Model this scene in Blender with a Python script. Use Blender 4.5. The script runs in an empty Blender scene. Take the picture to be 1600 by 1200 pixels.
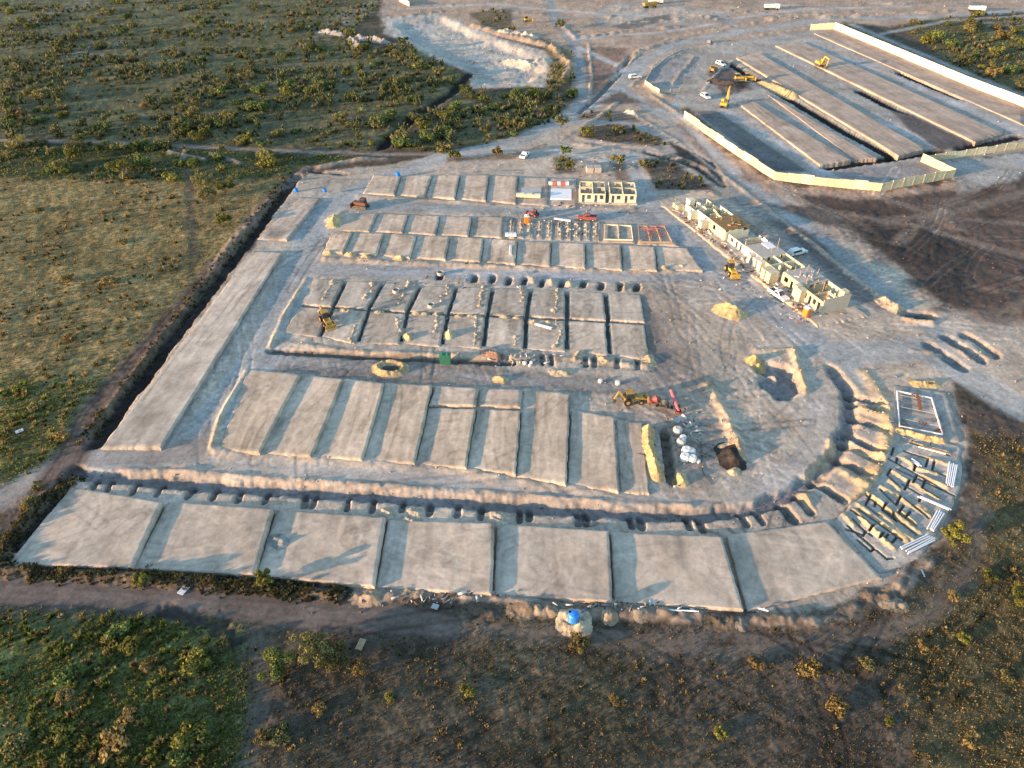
import bpy, math, random
import numpy as np
from mathutils import Vector, Matrix

random.seed(7)
RNG = np.random.default_rng(11)
scene = bpy.context.scene
COL = scene.collection

# ------------------------------------------------------------------ camera
CAM_H = 85.0                      # drone height in metres
PITCH = math.radians(38.6)        # below the horizon
FPX = 1109.0                      # focal length for a 1600 px wide frame
cam_data = bpy.data.cameras.new('drone_camera')
cam_data.sensor_width = 36.0
cam_data.lens = FPX / 1600.0 * 36.0
cam_data.clip_start = 1.0
cam_data.clip_end = 30000.0
cam = bpy.data.objects.new('drone_camera', cam_data)
cam.location = (0, 0, CAM_H)
cam.rotation_euler = (math.pi / 2 - PITCH, 0, 0)
COL.objects.link(cam)
scene.camera = cam

# ------------------------------------------------------------------ sky and sun
SUN_EL = math.radians(8.0)
TRAVEL = Vector((0.90, 0.40, 0)).normalized()      # the way shadows fall on the ground
world = bpy.data.worlds.new('World')
scene.world = world
world.use_nodes = True
wn = world.node_tree.nodes
sky = wn.new('ShaderNodeTexSky')
sky.sky_type = 'NISHITA'
sky.sun_disc = False
sky.sun_elevation = SUN_EL
sky.sun_rotation = math.atan2(-TRAVEL.x, -TRAVEL.y) % (2 * math.pi)
sky.air_density = 1.2
sky.dust_density = 0.4
sky.ozone_density = 2.1
bg = wn['Background']
bg.inputs['Strength'].default_value = 0.15
world.node_tree.links.new(sky.outputs['Color'], bg.inputs['Color'])
sun_data = bpy.data.lights.new('sun', 'SUN')
sun_data.energy = 3.3
sun_data.angle = math.radians(0.8)
sun_data.color = (1.0, 0.64, 0.37)
sun = bpy.data.objects.new('sun', sun_data)
d = Vector((TRAVEL.x * math.cos(SUN_EL), TRAVEL.y * math.cos(SUN_EL), -math.sin(SUN_EL)))
sun.rotation_euler = d.to_track_quat('-Z', 'Y').to_euler()
sun.location = (-60, 0, 60)
COL.objects.link(sun)
scene.view_settings.view_transform = 'Standard'
scene.view_settings.look = 'None'
scene.view_settings.gamma = 1.0
scene.view_settings.use_curve_mapping = False
scene.view_settings.exposure = 1.93

# ------------------------------------------------------------------ image coordinates to ground metres
SP, CP = math.sin(PITCH), math.cos(PITCH)
def G(u, v, z=0.0):
    """ground position in metres of an image pixel (u, v) at height z"""
    a = (u - 800.0) / FPX; b = (v - 600.0) / FPX
    t = (CAM_H - z) / (SP + b * CP)
    return (a * t, (CP - b * SP) * t)
def Gn(u, v):
    a = (u - 800.0) / FPX; b = (v - 600.0) / FPX
    t = CAM_H / (SP + b * CP)
    return a * t, (CP - b * SP) * t
def Ginv(x, y):
    zc = y * CP + CAM_H * SP
    return 800 + FPX * x / zc, 600 + FPX * (CAM_H * CP - y * SP) / zc
def GP(pts): return [G(u, v) for u, v in pts]

# ------------------------------------------------------------------ noise and distances
def _hash(ix, iy, seed):
    h = (ix.astype(np.int64) * 374761393 + iy.astype(np.int64) * 668265263 + seed * 974634777) & 0x7fffffff
    h = ((h ^ (h >> 13)) * 1274126177) & 0x7fffffff
    return ((h ^ (h >> 16)) & 0xffff).astype(np.float32) / 65535.0
def vnoise(x, y, s, seed=0):
    x = np.asarray(x, dtype=np.float64) / s; y = np.asarray(y, dtype=np.float64) / s
    ix = np.floor(x); iy = np.floor(y)
    fx = (x - ix); fy = (y - iy)
    fx = fx * fx * (3 - 2 * fx); fy = fy * fy * (3 - 2 * fy)
    a = _hash(ix, iy, seed); b = _hash(ix + 1, iy, seed)
    c = _hash(ix, iy + 1, seed); e = _hash(ix + 1, iy + 1, seed)
    return (a * (1 - fx) + b * fx) * (1 - fy) + (c * (1 - fx) + e * fx) * fy
def fbm(x, y, s, octv=4, seed=0, gain=0.5):
    r = 0; amp = 1; tot = 0
    for o in range(octv):
        r = r + amp * vnoise(x, y, s, seed + o * 17); tot += amp; amp *= gain; s *= 0.5
    return r / tot * 2 - 1                      # about -1..1
def sstep(a, b, t):
    k = np.clip((t - a) / (b - a), 0, 1); return k * k * (3 - 2 * k)
def seg_dist(x, y, pts, pad=None):
    """distance to a polyline; with pad, points farther than pad read as pad"""
    best = np.full(x.shape, 1e9)
    if pad is not None:
        P = np.array(pts)
        m = (x > P[:, 0].min() - pad) & (x < P[:, 0].max() + pad) & (y > P[:, 1].min() - pad) & (y < P[:, 1].max() + pad)
        if m.any(): best[m] = seg_dist(x[m], y[m], pts)
        return best
    for (x0, y0), (x1, y1) in zip(pts[:-1], pts[1:]):
        dx, dy = x1 - x0, y1 - y0
        L = dx * dx + dy * dy + 1e-9
        t = np.clip(((x - x0) * dx + (y - y0) * dy) / L, 0, 1)
        best = np.minimum(best, (x - x0 - t * dx) ** 2 + (y - y0 - t * dy) ** 2)
    return np.sqrt(best)
def inside(x, y, pts):
    r = np.zeros(x.shape, bool)
    n = len(pts); j = n - 1
    for i in range(n):
        xi, yi = pts[i]; xj, yj = pts[j]
        if yi != yj:
            r ^= ((yi > y) != (yj > y)) & (x < (xj - xi) * (y - yi) / (yj - yi) + xi)
        j = i
    return r
def poly_sd(x, y, pts):
    d = seg_dist(x, y, list(pts) + [pts[0]])
    return np.where(inside(x, y, pts), d, -d)

# ------------------------------------------------------------------ materials
def new_mat(name, rough=0.9, spec=0.15):
    m = bpy.data.materials.new(name); m.use_nodes = True
    b = m.node_tree.nodes['Principled BSDF']
    b.inputs['Roughness'].default_value = rough
    b.inputs['Specular IOR Level'].default_value = spec
    return m, m.node_tree.nodes, m.node_tree.links, b
def nnode(N, kind, **kw):
    n = N.new(kind)
    for k, v in kw.items():
        if k.startswith('i_'): n.inputs[k[2:].replace('_', ' ')].default_value = v
        else: setattr(n, k, v)
    return n
def earth_material(name, fine, bump, lo=0.62, hi=1.3):
    """soil: colour from the vertex colour attribute, broken up by grain and pebble noise"""
    m, N, L, b = new_mat(name, 0.95, 0.08)
    at = nnode(N, 'ShaderNodeAttribute', attribute_name='Col')
    geo = N.new('ShaderNodeNewGeometry')
    n1 = nnode(N, 'ShaderNodeTexNoise', i_Scale=fine, i_Detail=10.0, i_Roughness=0.78)
    n2 = nnode(N, 'ShaderNodeTexNoise', i_Scale=fine * 0.16, i_Detail=5.0, i_Roughness=0.65)
    L.new(geo.outputs['Position'], n1.inputs['Vector']); L.new(geo.outputs['Position'], n2.inputs['Vector'])
    r1 = nnode(N, 'ShaderNodeMapRange'); r1.inputs[1].default_value = 0.28; r1.inputs[2].default_value = 0.74
    r1.inputs[3].default_value = lo; r1.inputs[4].default_value = hi
    r2 = nnode(N, 'ShaderNodeMapRange'); r2.inputs[1].default_value = 0.3; r2.inputs[2].default_value = 0.7
    r2.inputs[3].default_value = 0.82; r2.inputs[4].default_value = 1.16
    L.new(n1.outputs['Fac'], r1.inputs[0]); L.new(n2.outputs['Fac'], r2.inputs[0])
    mu = nnode(N, 'ShaderNodeMath', operation='MULTIPLY')
    L.new(r1.outputs[0], mu.inputs[0]); L.new(r2.outputs[0], mu.inputs[1])
    mx = nnode(N, 'ShaderNodeVectorMath', operation='SCALE')
    L.new(at.outputs['Color'], mx.inputs[0]); L.new(mu.outputs[0], mx.inputs['Scale'])
    L.new(mx.outputs[0], b.inputs['Base Color'])
    bp = nnode(N, 'ShaderNodeBump', i_Strength=bump, i_Distance=0.16)
    L.new(n1.outputs['Fac'], bp.inputs['Height']); L.new(bp.outputs['Normal'], b.inputs['Normal'])
    return m
def flat_material(name, color, rough=0.7, spec=0.3, vary=0.18, scale=3.0, metal=0.0):
    m, N, L, b = new_mat(name, rough, spec)
    geo = N.new('ShaderNodeNewGeometry')
    n1 = nnode(N, 'ShaderNodeTexNoise', i_Scale=scale, i_Detail=5.0, i_Roughness=0.65)
    L.new(geo.outputs['Position'], n1.inputs['Vector'])
    r1 = nnode(N, 'ShaderNodeMapRange'); r1.inputs[1].default_value = 0.3; r1.inputs[2].default_value = 0.7
    r1.inputs[3].default_value = 1 - vary; r1.inputs[4].default_value = 1 + vary * 0.6
    L.new(n1.outputs['Fac'], r1.inputs[0])
    mx = nnode(N, 'ShaderNodeVectorMath', operation='SCALE')
    mx.inputs[0].default_value = color
    L.new(r1.outputs[0], mx.inputs['Scale']); L.new(mx.outputs[0], b.inputs['Base Color'])
    b.inputs['Metallic'].default_value = metal
    return m
def leaf_material(name, use_attr=True, color=(0.08, 0.09, 0.03)):
    m, N, L, b = new_mat(name, 0.75, 0.15)
    geo = N.new('ShaderNodeNewGeometry')
    oi = N.new('ShaderNodeObjectInfo')
    ad = nnode(N, 'ShaderNodeMath', operation='MULTIPLY_ADD'); ad.inputs[1].default_value = 0.5; ad.inputs[2].default_value = 0.75
    L.new(geo.outputs['Random Per Island'], ad.inputs[0])
    o2 = nnode(N, 'ShaderNodeMath', operation='MULTIPLY_ADD'); o2.inputs[1].default_value = 0.6; o2.inputs[2].default_value = 0.7
    L.new(oi.outputs['Random'], o2.inputs[0])
    mu = nnode(N, 'ShaderNodeMath', operation='MULTIPLY'); L.new(ad.outputs[0], mu.inputs[0]); L.new(o2.outputs[0], mu.inputs[1])
    mx = nnode(N, 'ShaderNodeVectorMath', operation='SCALE')
    if use_attr:
        at = nnode(N, 'ShaderNodeAttribute', attribute_name='Col'); L.new(at.outputs['Color'], mx.inputs[0])
    else:
        mx.inputs[0].default_value = color
    L.new(mu.outputs[0], mx.inputs['Scale']); L.new(mx.outputs[0], b.inputs['Base Color'])
    tl = N.new('ShaderNodeBsdfTranslucent'); L.new(mx.outputs[0], tl.inputs['Color'])
    ms = nnode(N, 'ShaderNodeMixShader'); ms.inputs[0].default_value = 0.35
    L.new(b.outputs[0], ms.inputs[1]); L.new(tl.outputs[0], ms.inputs[2]); L.new(ms.outputs[0], N['Material Output'].inputs['Surface'])
    return m

M = {
    'ground': earth_material('ground_soil', 0.95, 0.45, 0.55, 1.38),
    'pad': earth_material('compacted_fill', 0.8, 0.35, 0.68, 1.24),
    'heap': earth_material('loose_spoil', 1.6, 1.0, 0.55, 1.35),
    'grass': leaf_material('weeds_and_grass'),
    'leaf': leaf_material('shrub_leaves'),
    'bark': flat_material('bark', (0.09, 0.065, 0.045), 0.95, 0.05, 0.3, 6),
    'wall': flat_material('cream_block_wall', (0.56, 0.49, 0.34), 0.9, 0.1, 0.3, 1.3),
    'wall_pale': flat_material('pale_render_wall', (0.66, 0.6, 0.45), 0.9, 0.1, 0.12, 0.8),
    'wall_b': flat_material('cream_wall_stained', (0.52, 0.45, 0.31), 0.92, 0.1, 0.25, 0.9),
    'wall_c': flat_material('cream_wall_bleached', (0.66, 0.59, 0.42), 0.9, 0.1, 0.2, 1.1),
    'block': flat_material('grey_block_wall', (0.42, 0.38, 0.33), 0.92, 0.1, 0.2, 2.0),
    'concrete': flat_material('raw_concrete', (0.42, 0.4, 0.37), 0.9, 0.15, 0.2, 1.2),
    'whiteslab': flat_material('white_slab', (0.7, 0.7, 0.72), 0.8, 0.2, 0.1, 1.0),
    'formwork': flat_material('formwork_timber', (0.27, 0.17, 0.08), 0.9, 0.1, 0.4, 2.5),
    'timber': flat_material('timber', (0.42, 0.3, 0.18), 0.9, 0.1, 0.3, 4.0),
    'rust': flat_material('rusty_steel', (0.16, 0.075, 0.045), 0.85, 0.2, 0.35, 5.0),
    'white': flat_material('white_paint', (0.72, 0.71, 0.69), 0.35, 0.5, 0.05, 4.0),
    'greypaint': flat_material('grey_paint', (0.22, 0.23, 0.25), 0.4, 0.5, 0.08, 4.0),
    'glass': flat_material('dark_glass', (0.03, 0.035, 0.045), 0.12, 0.6, 0.1, 2.0),
    'tyre': flat_material('tyre_rubber', (0.03, 0.03, 0.03), 0.9, 0.15, 0.3, 6.0),
    'yellow': flat_material('machine_yellow', (0.55, 0.35, 0.07), 0.7, 0.25, 0.45, 2.0),
    'ochre': flat_material('dusty_machine_ochre', (0.42, 0.26, 0.07), 0.75, 0.2, 0.4, 2.5),
    'steel': flat_material('dark_steel', (0.08, 0.075, 0.07), 0.6, 0.4, 0.3, 3.0),
    'red': flat_material('red_paint', (0.28, 0.065, 0.055), 0.5, 0.4, 0.25, 3.0),
    'pink': flat_material('faded_red_paint', (0.55, 0.13, 0.15), 0.6, 0.3, 0.2, 3.0),
    'orange': flat_material('orange_plastic', (0.75, 0.2, 0.03), 0.5, 0.4, 0.12, 2.0),
    'blue': flat_material('blue_plastic', (0.02, 0.2, 0.62), 0.4, 0.5, 0.1, 3.0),
    'green': flat_material('green_plastic', (0.03, 0.15, 0.09), 0.5, 0.4, 0.2, 3.0),
    'pvc': flat_material('white_pipe', (0.72, 0.73, 0.76), 0.45, 0.4, 0.08, 2.0),
    'board': flat_material('weathered_board', (0.42, 0.42, 0.41), 0.9, 0.1, 0.2, 2.0),
    'sack': flat_material('white_sack', (0.66, 0.64, 0.62), 0.85, 0.15, 0.15, 3.0),
    'black': flat_material('black_opening', (0.012, 0.012, 0.012), 0.9, 0.1, 0.1, 2.0),
}

# ------------------------------------------------------------------ mesh helpers
def np_mesh(name, V, Fq, col=None, mat=None, smooth=False):
    """one mesh from vertex and face arrays (all faces the same size), optional colour per vertex"""
    me = bpy.data.meshes.new(name)
    V = np.asarray(V, dtype=np.float32); Fq = np.asarray(Fq, dtype=np.int32)
    n, k = Fq.shape
    me.vertices.add(len(V)); me.vertices.foreach_set('co', V.ravel())
    me.loops.add(n * k); me.loops.foreach_set('vertex_index', Fq.ravel())
    me.polygons.add(n)
    me.polygons.foreach_set('loop_start', np.arange(n, dtype=np.int32) * k)
    try: me.polygons.foreach_set('loop_total', np.full(n, k, dtype=np.int32))
    except Exception: pass
    me.update(calc_edges=True)
    if smooth: me.polygons.foreach_set('use_smooth', np.ones(n, dtype=bool))
    if col is not None:
        ca = me.color_attributes.new('Col', 'FLOAT_COLOR', 'POINT')
        c4 = np.ones((len(V), 4), dtype=np.float32); c4[:, :3] = col
        ca.data.foreach_set('color', c4.ravel())
    if mat: me.materials.append(mat)
    return me
LAST = [None]
def link(name, me, loc=(0, 0, 0), parent=None, rz=0.0):
    o = bpy.data.objects.new(name, me); COL.objects.link(o)
    o.location = loc
    if rz: o.rotation_euler = (0, 0, rz)
    if parent: o.parent = parent
    LAST[0] = o
    return o
def tag(o, label=None, cat=None, group=None, kind=None):
    if label: o['label'] = label
    if cat: o['category'] = cat
    if group: o['group'] = group
    if kind: o['kind'] = kind
    return o
def empty(name, loc, rz=0.0, label=None, cat=None, group=None):
    o = bpy.data.objects.new(name, None); COL.objects.link(o)
    o.location = loc; o.rotation_euler = (0, 0, rz); o.empty_display_size = 0.5
    return tag(o, label, cat, group)
class MB:
    """collects simple shapes and links them as one mesh object"""
    def __init__(s): s.v = []; s.f = []
    def add(s, vs, fs):
        k = len(s.v); s.v += [tuple(p) for p in vs]; s.f += [tuple(i + k for i in f) for f in fs]; return s
    def box(s, x0, x1, y0, y1, z0, z1, rz=0.0, c=None):
        vs = [(x, y, z) for z in (z0, z1) for x, y in ((x0, y0), (x1, y0), (x1, y1), (x0, y1))]
        if rz:
            cx, cy = c or ((x0 + x1) / 2, (y0 + y1) / 2); cs, sn = math.cos(rz), math.sin(rz)
            vs = [(cx + (x - cx) * cs - (y - cy) * sn, cy + (x - cx) * sn + (y - cy) * cs, z) for x, y, z in vs]
        return s.add(vs, [(3, 2, 1, 0), (4, 5, 6, 7), (0, 1, 5, 4), (1, 2, 6, 5), (2, 3, 7, 6), (3, 0, 4, 7)])
    def prism(s, prof, y0, y1, inset=None):
        """side profile in x,z extruded along y; inset narrows listed profile points"""
        n = len(prof); ins = inset or [0] * n
        vs = [(x, y0 + i, z) for (x, z), i in zip(prof, ins)] + [(x, y1 - i, z) for (x, z), i in zip(prof, ins)]
        fs = [tuple(range(n)), tuple(range(2 * n - 1, n - 1, -1))]
        for i in range(n):
            j = (i + 1) % n; fs.append((j, i, i + n, j + n))
        return s.add(vs, fs)
    def tube(s, p0, p1, r0, r1=None, n=8, caps=True):
        r1 = r0 if r1 is None else r1
        p0 = Vector(p0); p1 = Vector(p1); ax = (p1 - p0).normalized()
        a = ax.orthogonal().normalized(); b = ax.cross(a)
        vs = []
        for p, r in ((p0, r0), (p1, r1)):
            for i in range(n):
                t = 2 * math.pi * i / n; vs.append(p + a * (r * math.cos(t)) + b * (r * math.sin(t)))
        fs = [(i, (i + 1) % n, n + (i + 1) % n, n + i) for i in range(n)]
        if caps: fs += [tuple(range(n - 1, -1, -1)), tuple(range(n, 2 * n))]
        return s.add(vs, fs)
    def lathe(s, prof, c=(0, 0), n=16):
        """rings (r, z) round a vertical axis"""
        vs = []; fs = []
        for r, z in prof:
            for i in range(n):
                t = 2 * math.pi * i / n; vs.append((c[0] + r * math.cos(t), c[1] + r * math.sin(t), z))
        for k in range(len(prof) - 1):
            for i in range(n):
                j = (i + 1) % n; fs.append((k * n + i, k * n + j, (k + 1) * n + j, (k + 1) * n + i))
        return s.add(vs, fs)
    def bar(s, p0, p1, w, h):
        """rectangular bar between two points"""
        p0 = Vector(p0); p1 = Vector(p1); ax = (p1 - p0).normalized()
        side = ax.cross(Vector((0, 0, 1)))
        if side.length < 1e-3: side = Vector((1, 0, 0))
        side = side.normalized() * (w / 2); up = side.cross(ax).normalized() * (h / 2)
        vs = [p + a * side + b * up for p in (p0, p1) for a, b in ((-1, -1), (1, -1), (1, 1), (-1, 1))]
        return s.add(vs, [(3, 2, 1, 0), (4, 5, 6, 7), (0, 1, 5, 4), (1, 2, 6, 5), (2, 3, 7, 6), (3, 0, 4, 7)])
    def build(s, name, mat, parent=None, loc=(0, 0, 0), rz=0.0, smooth=False):
        me = bpy.data.meshes.new(name); me.from_pydata(s.v, [], s.f); me.update()
        if smooth:
            for p in me.polygons: p.use_smooth = True
        me.materials.append(M[mat] if isinstance(mat, str) else mat)
        return link(name, me, loc, parent, rz)
def copy_tree(o, parent=None):
    c = o.copy(); COL.objects.link(c)
    if parent: c.parent = parent
    for ch in list(o.children): copy_tree(ch, c)
    return c
NUM = ['first', 'second', 'third', 'fourth', 'fifth', 'sixth', 'seventh', 'eighth', 'ninth', 'tenth', 'eleventh', 'twelfth', 'thirteenth', 'fourteenth', 'fifteenth', 'sixteenth']

# ------------------------------------------------------------------ the ground: one relief, cut into its kinds of land
C_PALE = (0.44, 0.36, 0.287); C_PINK = (0.385, 0.285, 0.215); C_GREY = (0.305, 0.312, 0.305); C_SAND = (0.45, 0.35, 0.22)
C_TOP = (0.030, 0.024, 0.022); C_BURNT = (0.1, 0.072, 0.06); C_FIELD = (0.25, 0.187, 0.085); C_SCRUB = (0.125, 0.115, 0.062)
C_GREEN = (0.125, 0.15, 0.045); C_LOW = (0.098, 0.074, 0.056); C_QUARRY = (0.44, 0.40, 0.35); C_BROWN = (0.12, 0.085, 0.065)
C_MUD = (0.22, 0.19, 0.165)
us = np.concatenate([np.arange(-900, 0, 12), np.arange(0, 1600, 2), np.arange(1600, 2500, 12)]).astype(np.float64)
vs = np.concatenate([[-272, -262, -250, -235, -215, -190, -165, -140], np.arange(-120, 0, 5), np.arange(0, 1200, 2), np.arange(1200, 1700, 12)]).astype(np.float64)
UU, VV = np.meshgrid(us, vs)
GX, GY = Gn(UU, VV)
NR, NC = GX.shape
X = GX.ravel(); Y = GY.ravel()
n_big = fbm(X, Y, 22, 4, 1); n_mid = fbm(X, Y, 6, 4, 2); n_sm = fbm(X, Y, 1.6, 3, 3); n_fine = fbm(X, Y, 0.5, 2, 4); n_brk = fbm(X, Y, 4.5, 3, 47)
near = sstep(420, 60, Y)
col = np.empty((X.size, 3)); col[:] = C_LOW
hgt = 0.12 * n_mid + 0.06 * n_sm
zone = np.zeros(X.size, np.int8)
ZN = ['ground', 'scrubland', 'grass_field', 'building_site', 'dirt_road', 'burnt_ground', 'quarry']
wfield = np.zeros(X.size); wgreen = np.zeros(X.size); wscrub = np.zeros(X.size); wlow = np.ones(X.size)
def near_idx(P, pad):
    A = np.array(P)
    return np.nonzero((X > A[:, 0].min() - pad) & (X < A[:, 0].max() + pad) & (Y > A[:, 1].min() - pad) & (Y < A[:, 1].max() + pad))[0]
def paint(mask, c, vary=0.25, s=slice(None)):
    k = (1 + vary * (0.6 * n_mid[s] + 0.4 * n_big[s]))[:, None]
    col[s] = col[s] * (1 - mask[:, None]) + (np.array(c)[None, :] * k) * mask[:, None]
def region(pts, c, feather=1.5, ragged=2.0, z=None, rough=None, vary=0.25, clear=True):
    P = GP(pts); s = near_idx(P, feather + ragged * 2)
    m = np.zeros(X.size)
    m[s] = sstep(-feather, feather, poly_sd(X[s], Y[s], P) + ragged * (0.6 * n_mid[s] + 0.4 * n_sm[s]))
    paint(m, c, vary)
    if z is not None: zone[m > 0.5] = z
    if rough is not None: hgt[:] = hgt * (1 - m) + m * rough * (0.7 * n_mid + 0.5 * n_sm)
    if clear:
        for w in (wfield, wgreen, wscrub, wlow): w *= (1 - m)
    return m
def road(pts, width, c=C_GREY, feather=1.2, z=4, ruts=0.18, strength=0.9, ragged=0.8):
    P = GP(pts); s = near_idx(P, width * 2 + 6)
    d = seg_dist(X[s], Y[s], P) + ragged * n_mid[s]
    m = sstep(width / 2 + feather, width / 2 - feather, d) * strength
    if z is not None: zone[s[m > 0.55]] = z
    rut = vnoise(d, d * 0, 0.55, 5)
    k = (1 + ruts * (rut * 2 - 1) + 0.12 * n_mid[s])[:, None]
    col[s] = col[s] * (1 - m[:, None]) + np.array(c)[None, :] * k * m[:, None]
    hgt[s] = hgt[s] * (1 - 0.75 * m) - 0.05 * m + 0.05 * m * (rut - 0.5)
    for w in (wfield, wgreen, wscrub, wlow): w[s] *= (1 - m)
def ridge(pts, width, h, c=None, lumpy=0.5, cmix=0.9, jag=0.3, dry=True):
    P = GP(pts); s = near_idx(P, width + 1)
    d = seg_dist(X[s], Y[s], P) + jag * width * 0.5 * n_sm[s]
    m = sstep(width / 2, 0.0, d) * (0.35 + 0.65 * sstep(-0.45, 0.3, n_brk[s]))
    hgt[s] += h * m * (1 + lumpy * (0.5 * n_mid[s] + 0.9 * n_sm[s]))
    if c is not None: paint(sstep(0.05, 0.5, m) * cmix, c, 0.15, s)
    if dry:
        for w in (wfield, wgreen, wscrub, wlow): w[s] *= (1 - sstep(0.05, 0.5, m))
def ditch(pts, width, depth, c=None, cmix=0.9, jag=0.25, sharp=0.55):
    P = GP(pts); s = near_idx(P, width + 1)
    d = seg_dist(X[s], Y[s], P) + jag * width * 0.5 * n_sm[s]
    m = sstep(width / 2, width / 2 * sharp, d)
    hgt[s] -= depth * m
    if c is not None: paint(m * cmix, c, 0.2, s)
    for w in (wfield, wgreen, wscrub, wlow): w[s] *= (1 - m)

# fields and scrub
wlow[:] = 1
paint(sstep(-0.1, 0.5, n_big), (0.088, 0.074, 0.046))
m = region([(-400, -280), (585, -280), (590, 15), (560, 35), (545, 60), (600, 75), (640, 68), (700, 100), (735, 115), (722, 142), (600, 234), (300, 226), (0, 214), (-900, 205)], C_SCRUB, 2, 4, 1, 0.35, 0.4); wscrub += m
m = region([(612, 230), (725, 148), (850, 142), (878, 108), (850, 78), (905, 92), (908, 130), (890, 168), (868, 192), (790, 222), (680, 236)], C_SCRUB, 2, 3, 1, 0.35, 0.4); wscrub += m
m = region([(-900, 214), (0, 222), (300, 232), (560, 246), (470, 264), (440, 274), (330, 292), (-900, 262)], (0.07, 0.075, 0.035), 2, 3, 1, 0.3); wscrub += 0.8 * m; wgreen += 0.5 * m
m = region([(-900, 256), (330, 286), (445, 272), (395, 355), (330, 430), (100, 690), (0, 730), (-900, 1150)], C_FIELD, 2, 2, 2, 0.3, 0.3); wfield += m
# greener weeds low on the left field and at the lower left
g = sstep(-0.2, 0.5, n_big + 0.4 * n_mid) * sstep(560, 640, VV.ravel()) * (UU.ravel() < 420)
g = np.maximum(g * (VV.ravel() < 760), sstep(940, 990, VV.ravel()) * sstep(430, 330, UU.ravel()))
wgreen += g * 0.9; paint(g * 0.7, C_GREEN)
m = region([(1400, 40), (1480, 22), (1620, 10), (2500, 60), (2500, 400), (1600, 150), (1500, 108)], (0.11, 0.1, 0.05), 2, 3, 1, 0.3); wscrub += 0.8 * m; wfield += 0.3 * m
m = region([(1520, 650), (1700, 655), (2500, 760), (2500, 1500), (1480, 1400), (1400, 990), (1440, 940), (1530, 850), (1535, 740)], (0.1, 0.08, 0.042), 3, 3, 0, 0.25); wfield += 0.9 * m; wlow += 0.3 * m
# disturbed soil of the works beyond
region([(600, -280), (2500, -280), (2500, 20), (1620, 16), (1480, 26), (1390, 42), (1320, 34), (1060, 175), (1150, 262), (900, 232), (862, 200), (905, 135), (870, 80), (740, 48), (640, 66), (595, 40)], C_PINK, 2, 3, 3, 0.16)
region([(600, 28), (690, 20), (742, 45), (800, 66), (862, 82), (872, 112), (850, 136), (736, 138), (736, 115), (690, 96), (640, 70), (602, 52)], C_QUARRY, 1.5, 2, 6, 0.45)
# the quarry is a shallow pit with broken banks
q = poly_sd(X, Y, GP([(612, 34), (690, 26), (740, 50), (800, 72), (850, 90), (852, 112), (830, 128), (740, 132), (736, 112), (690, 90), (640, 64)])) + 2.5 * n_mid
hgt -= (1.6 + 0.8 * n_mid) * sstep(-1, 5, q)
# the building site
SITE = [(470, 270), (600, 258), (700, 240), (870, 196), (1000, 180), (1060, 172), (1150, 258), (1230, 300), (1290, 330), (1400, 410), (1470, 470), (1600, 500), (1760, 545), (1760, 640), (1600, 640), (1486, 592), (1512, 690), (1506, 760), (1462, 850), (1395, 906), (1292, 958), (1150, 958), (950, 945), (570, 922), (400, 900), (8, 884), (100, 752), (92, 712), (150, 700), (392, 388), (462, 272)]
region(SITE, C_PALE, 1.0, 1.2, 3, 0.075, 0.22)
region([(985, 440), (1060, 440), (1085, 520), (1120, 640), (1150, 720), (1080, 770), (1015, 600), (1022, 480)], (0.32, 0.26, 0.21), 2, 3, 3, 0.12)
region([(420, 552), (700, 566), (1010, 598), (1010, 625), (820, 606), (600, 598), (470, 584), (400, 575)], C_MUD, 1.5, 1.5, 3, 0.14)
region([(1100, 240), (1170, 262), (1250, 330), (1330, 400), (1410, 470), (1380, 490), (1330, 470), (1290, 440), (1200, 350), (1110, 292)], (0.27, 0.25, 0.23), 2, 2.5, 3, 0.14)
# burnt ground on the right
region([(1235, 300), (1345, 292), (1500, 262), (1600, 244), (2500, 160), (2500, 520), (1760, 540), (1600, 505), (1540, 505), (1470, 470), (1400, 405), (1300, 335)], C_BURNT, 7, 10, 5, 0.4, 0.5)
k = sstep(0.0, 0.5, fbm(X * 0.8 + Y * 0.5, Y * 1.6 - X * .3, 18, 5, 33)) * (zone == 5); paint(k * 0.8, (0.22, 0.16, 0.125))
region([(1340, 350), (1440, 350), (1530, 400), (1540, 470), (1480, 478), (1400, 410)], (0.05, 0.042, 0.038), 6, 12, 5, 0.5)
for a in ([(1600, 255), (1480, 320), (1400, 380)], [(1600, 300), (1500, 330), (1380, 345), (1300, 330)], [(1600, 350), (1470, 340), (1380, 310)], [(1560, 500), (1600, 470), (1700, 440)], [(1600, 400), (1500, 372), (1420, 350)]):
    road(a, 3.0, (0.2, 0.155, 0.125), 1.0, None, 0.3, 0.75, 1.2)
region([(1500, 622), (1640, 652), (1640, 690), (1560, 678), (1512, 660)], (0.085, 0.066, 0.055), 5, 8, 5, 0.4)
# tracks and streets
road([(-400, 212), (0, 219), (150, 222), (300, 229), (450, 236), (600, 241), (690, 240)], 2.6, (0.27, 0.22, 0.18), 0.8)
road([(850, -20), (872, 35), (900, 65), (912, 110), (906, 165)], 6.5)
road([(1700, 8), (1500, 24), (1300, 30), (1150, 50), (1060, 68), (1012, 92), (970, 130), (905, 175), (800, 226), (690, 246), (590, 285), (510, 325), (482, 380), (462, 430), (425, 540), (345, 640), (262, 700), (120, 716)], 8.5, (0.36, 0.355, 0.34), 1.5)
road([(965, 132), (1012, 168), (1080, 210), (1180, 292), (1280, 372), (1400, 470), (1480, 528)], 5.0)
road([(978, 240), (998, 300), (1040, 345), (1100, 400), (1165, 450), (1235, 500), (1290, 548), (1360, 548), (1450, 545), (1600, 640), (1750, 690)], 8.0, (0.36, 0.355, 0.34), 1.6)
road([(1190, 78), (1140, 95), (1112, 120), (1085, 150), (1040, 172)], 6.0)
road([(905, 192), (975, 192), (1052, 214)], 5.0)
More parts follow.
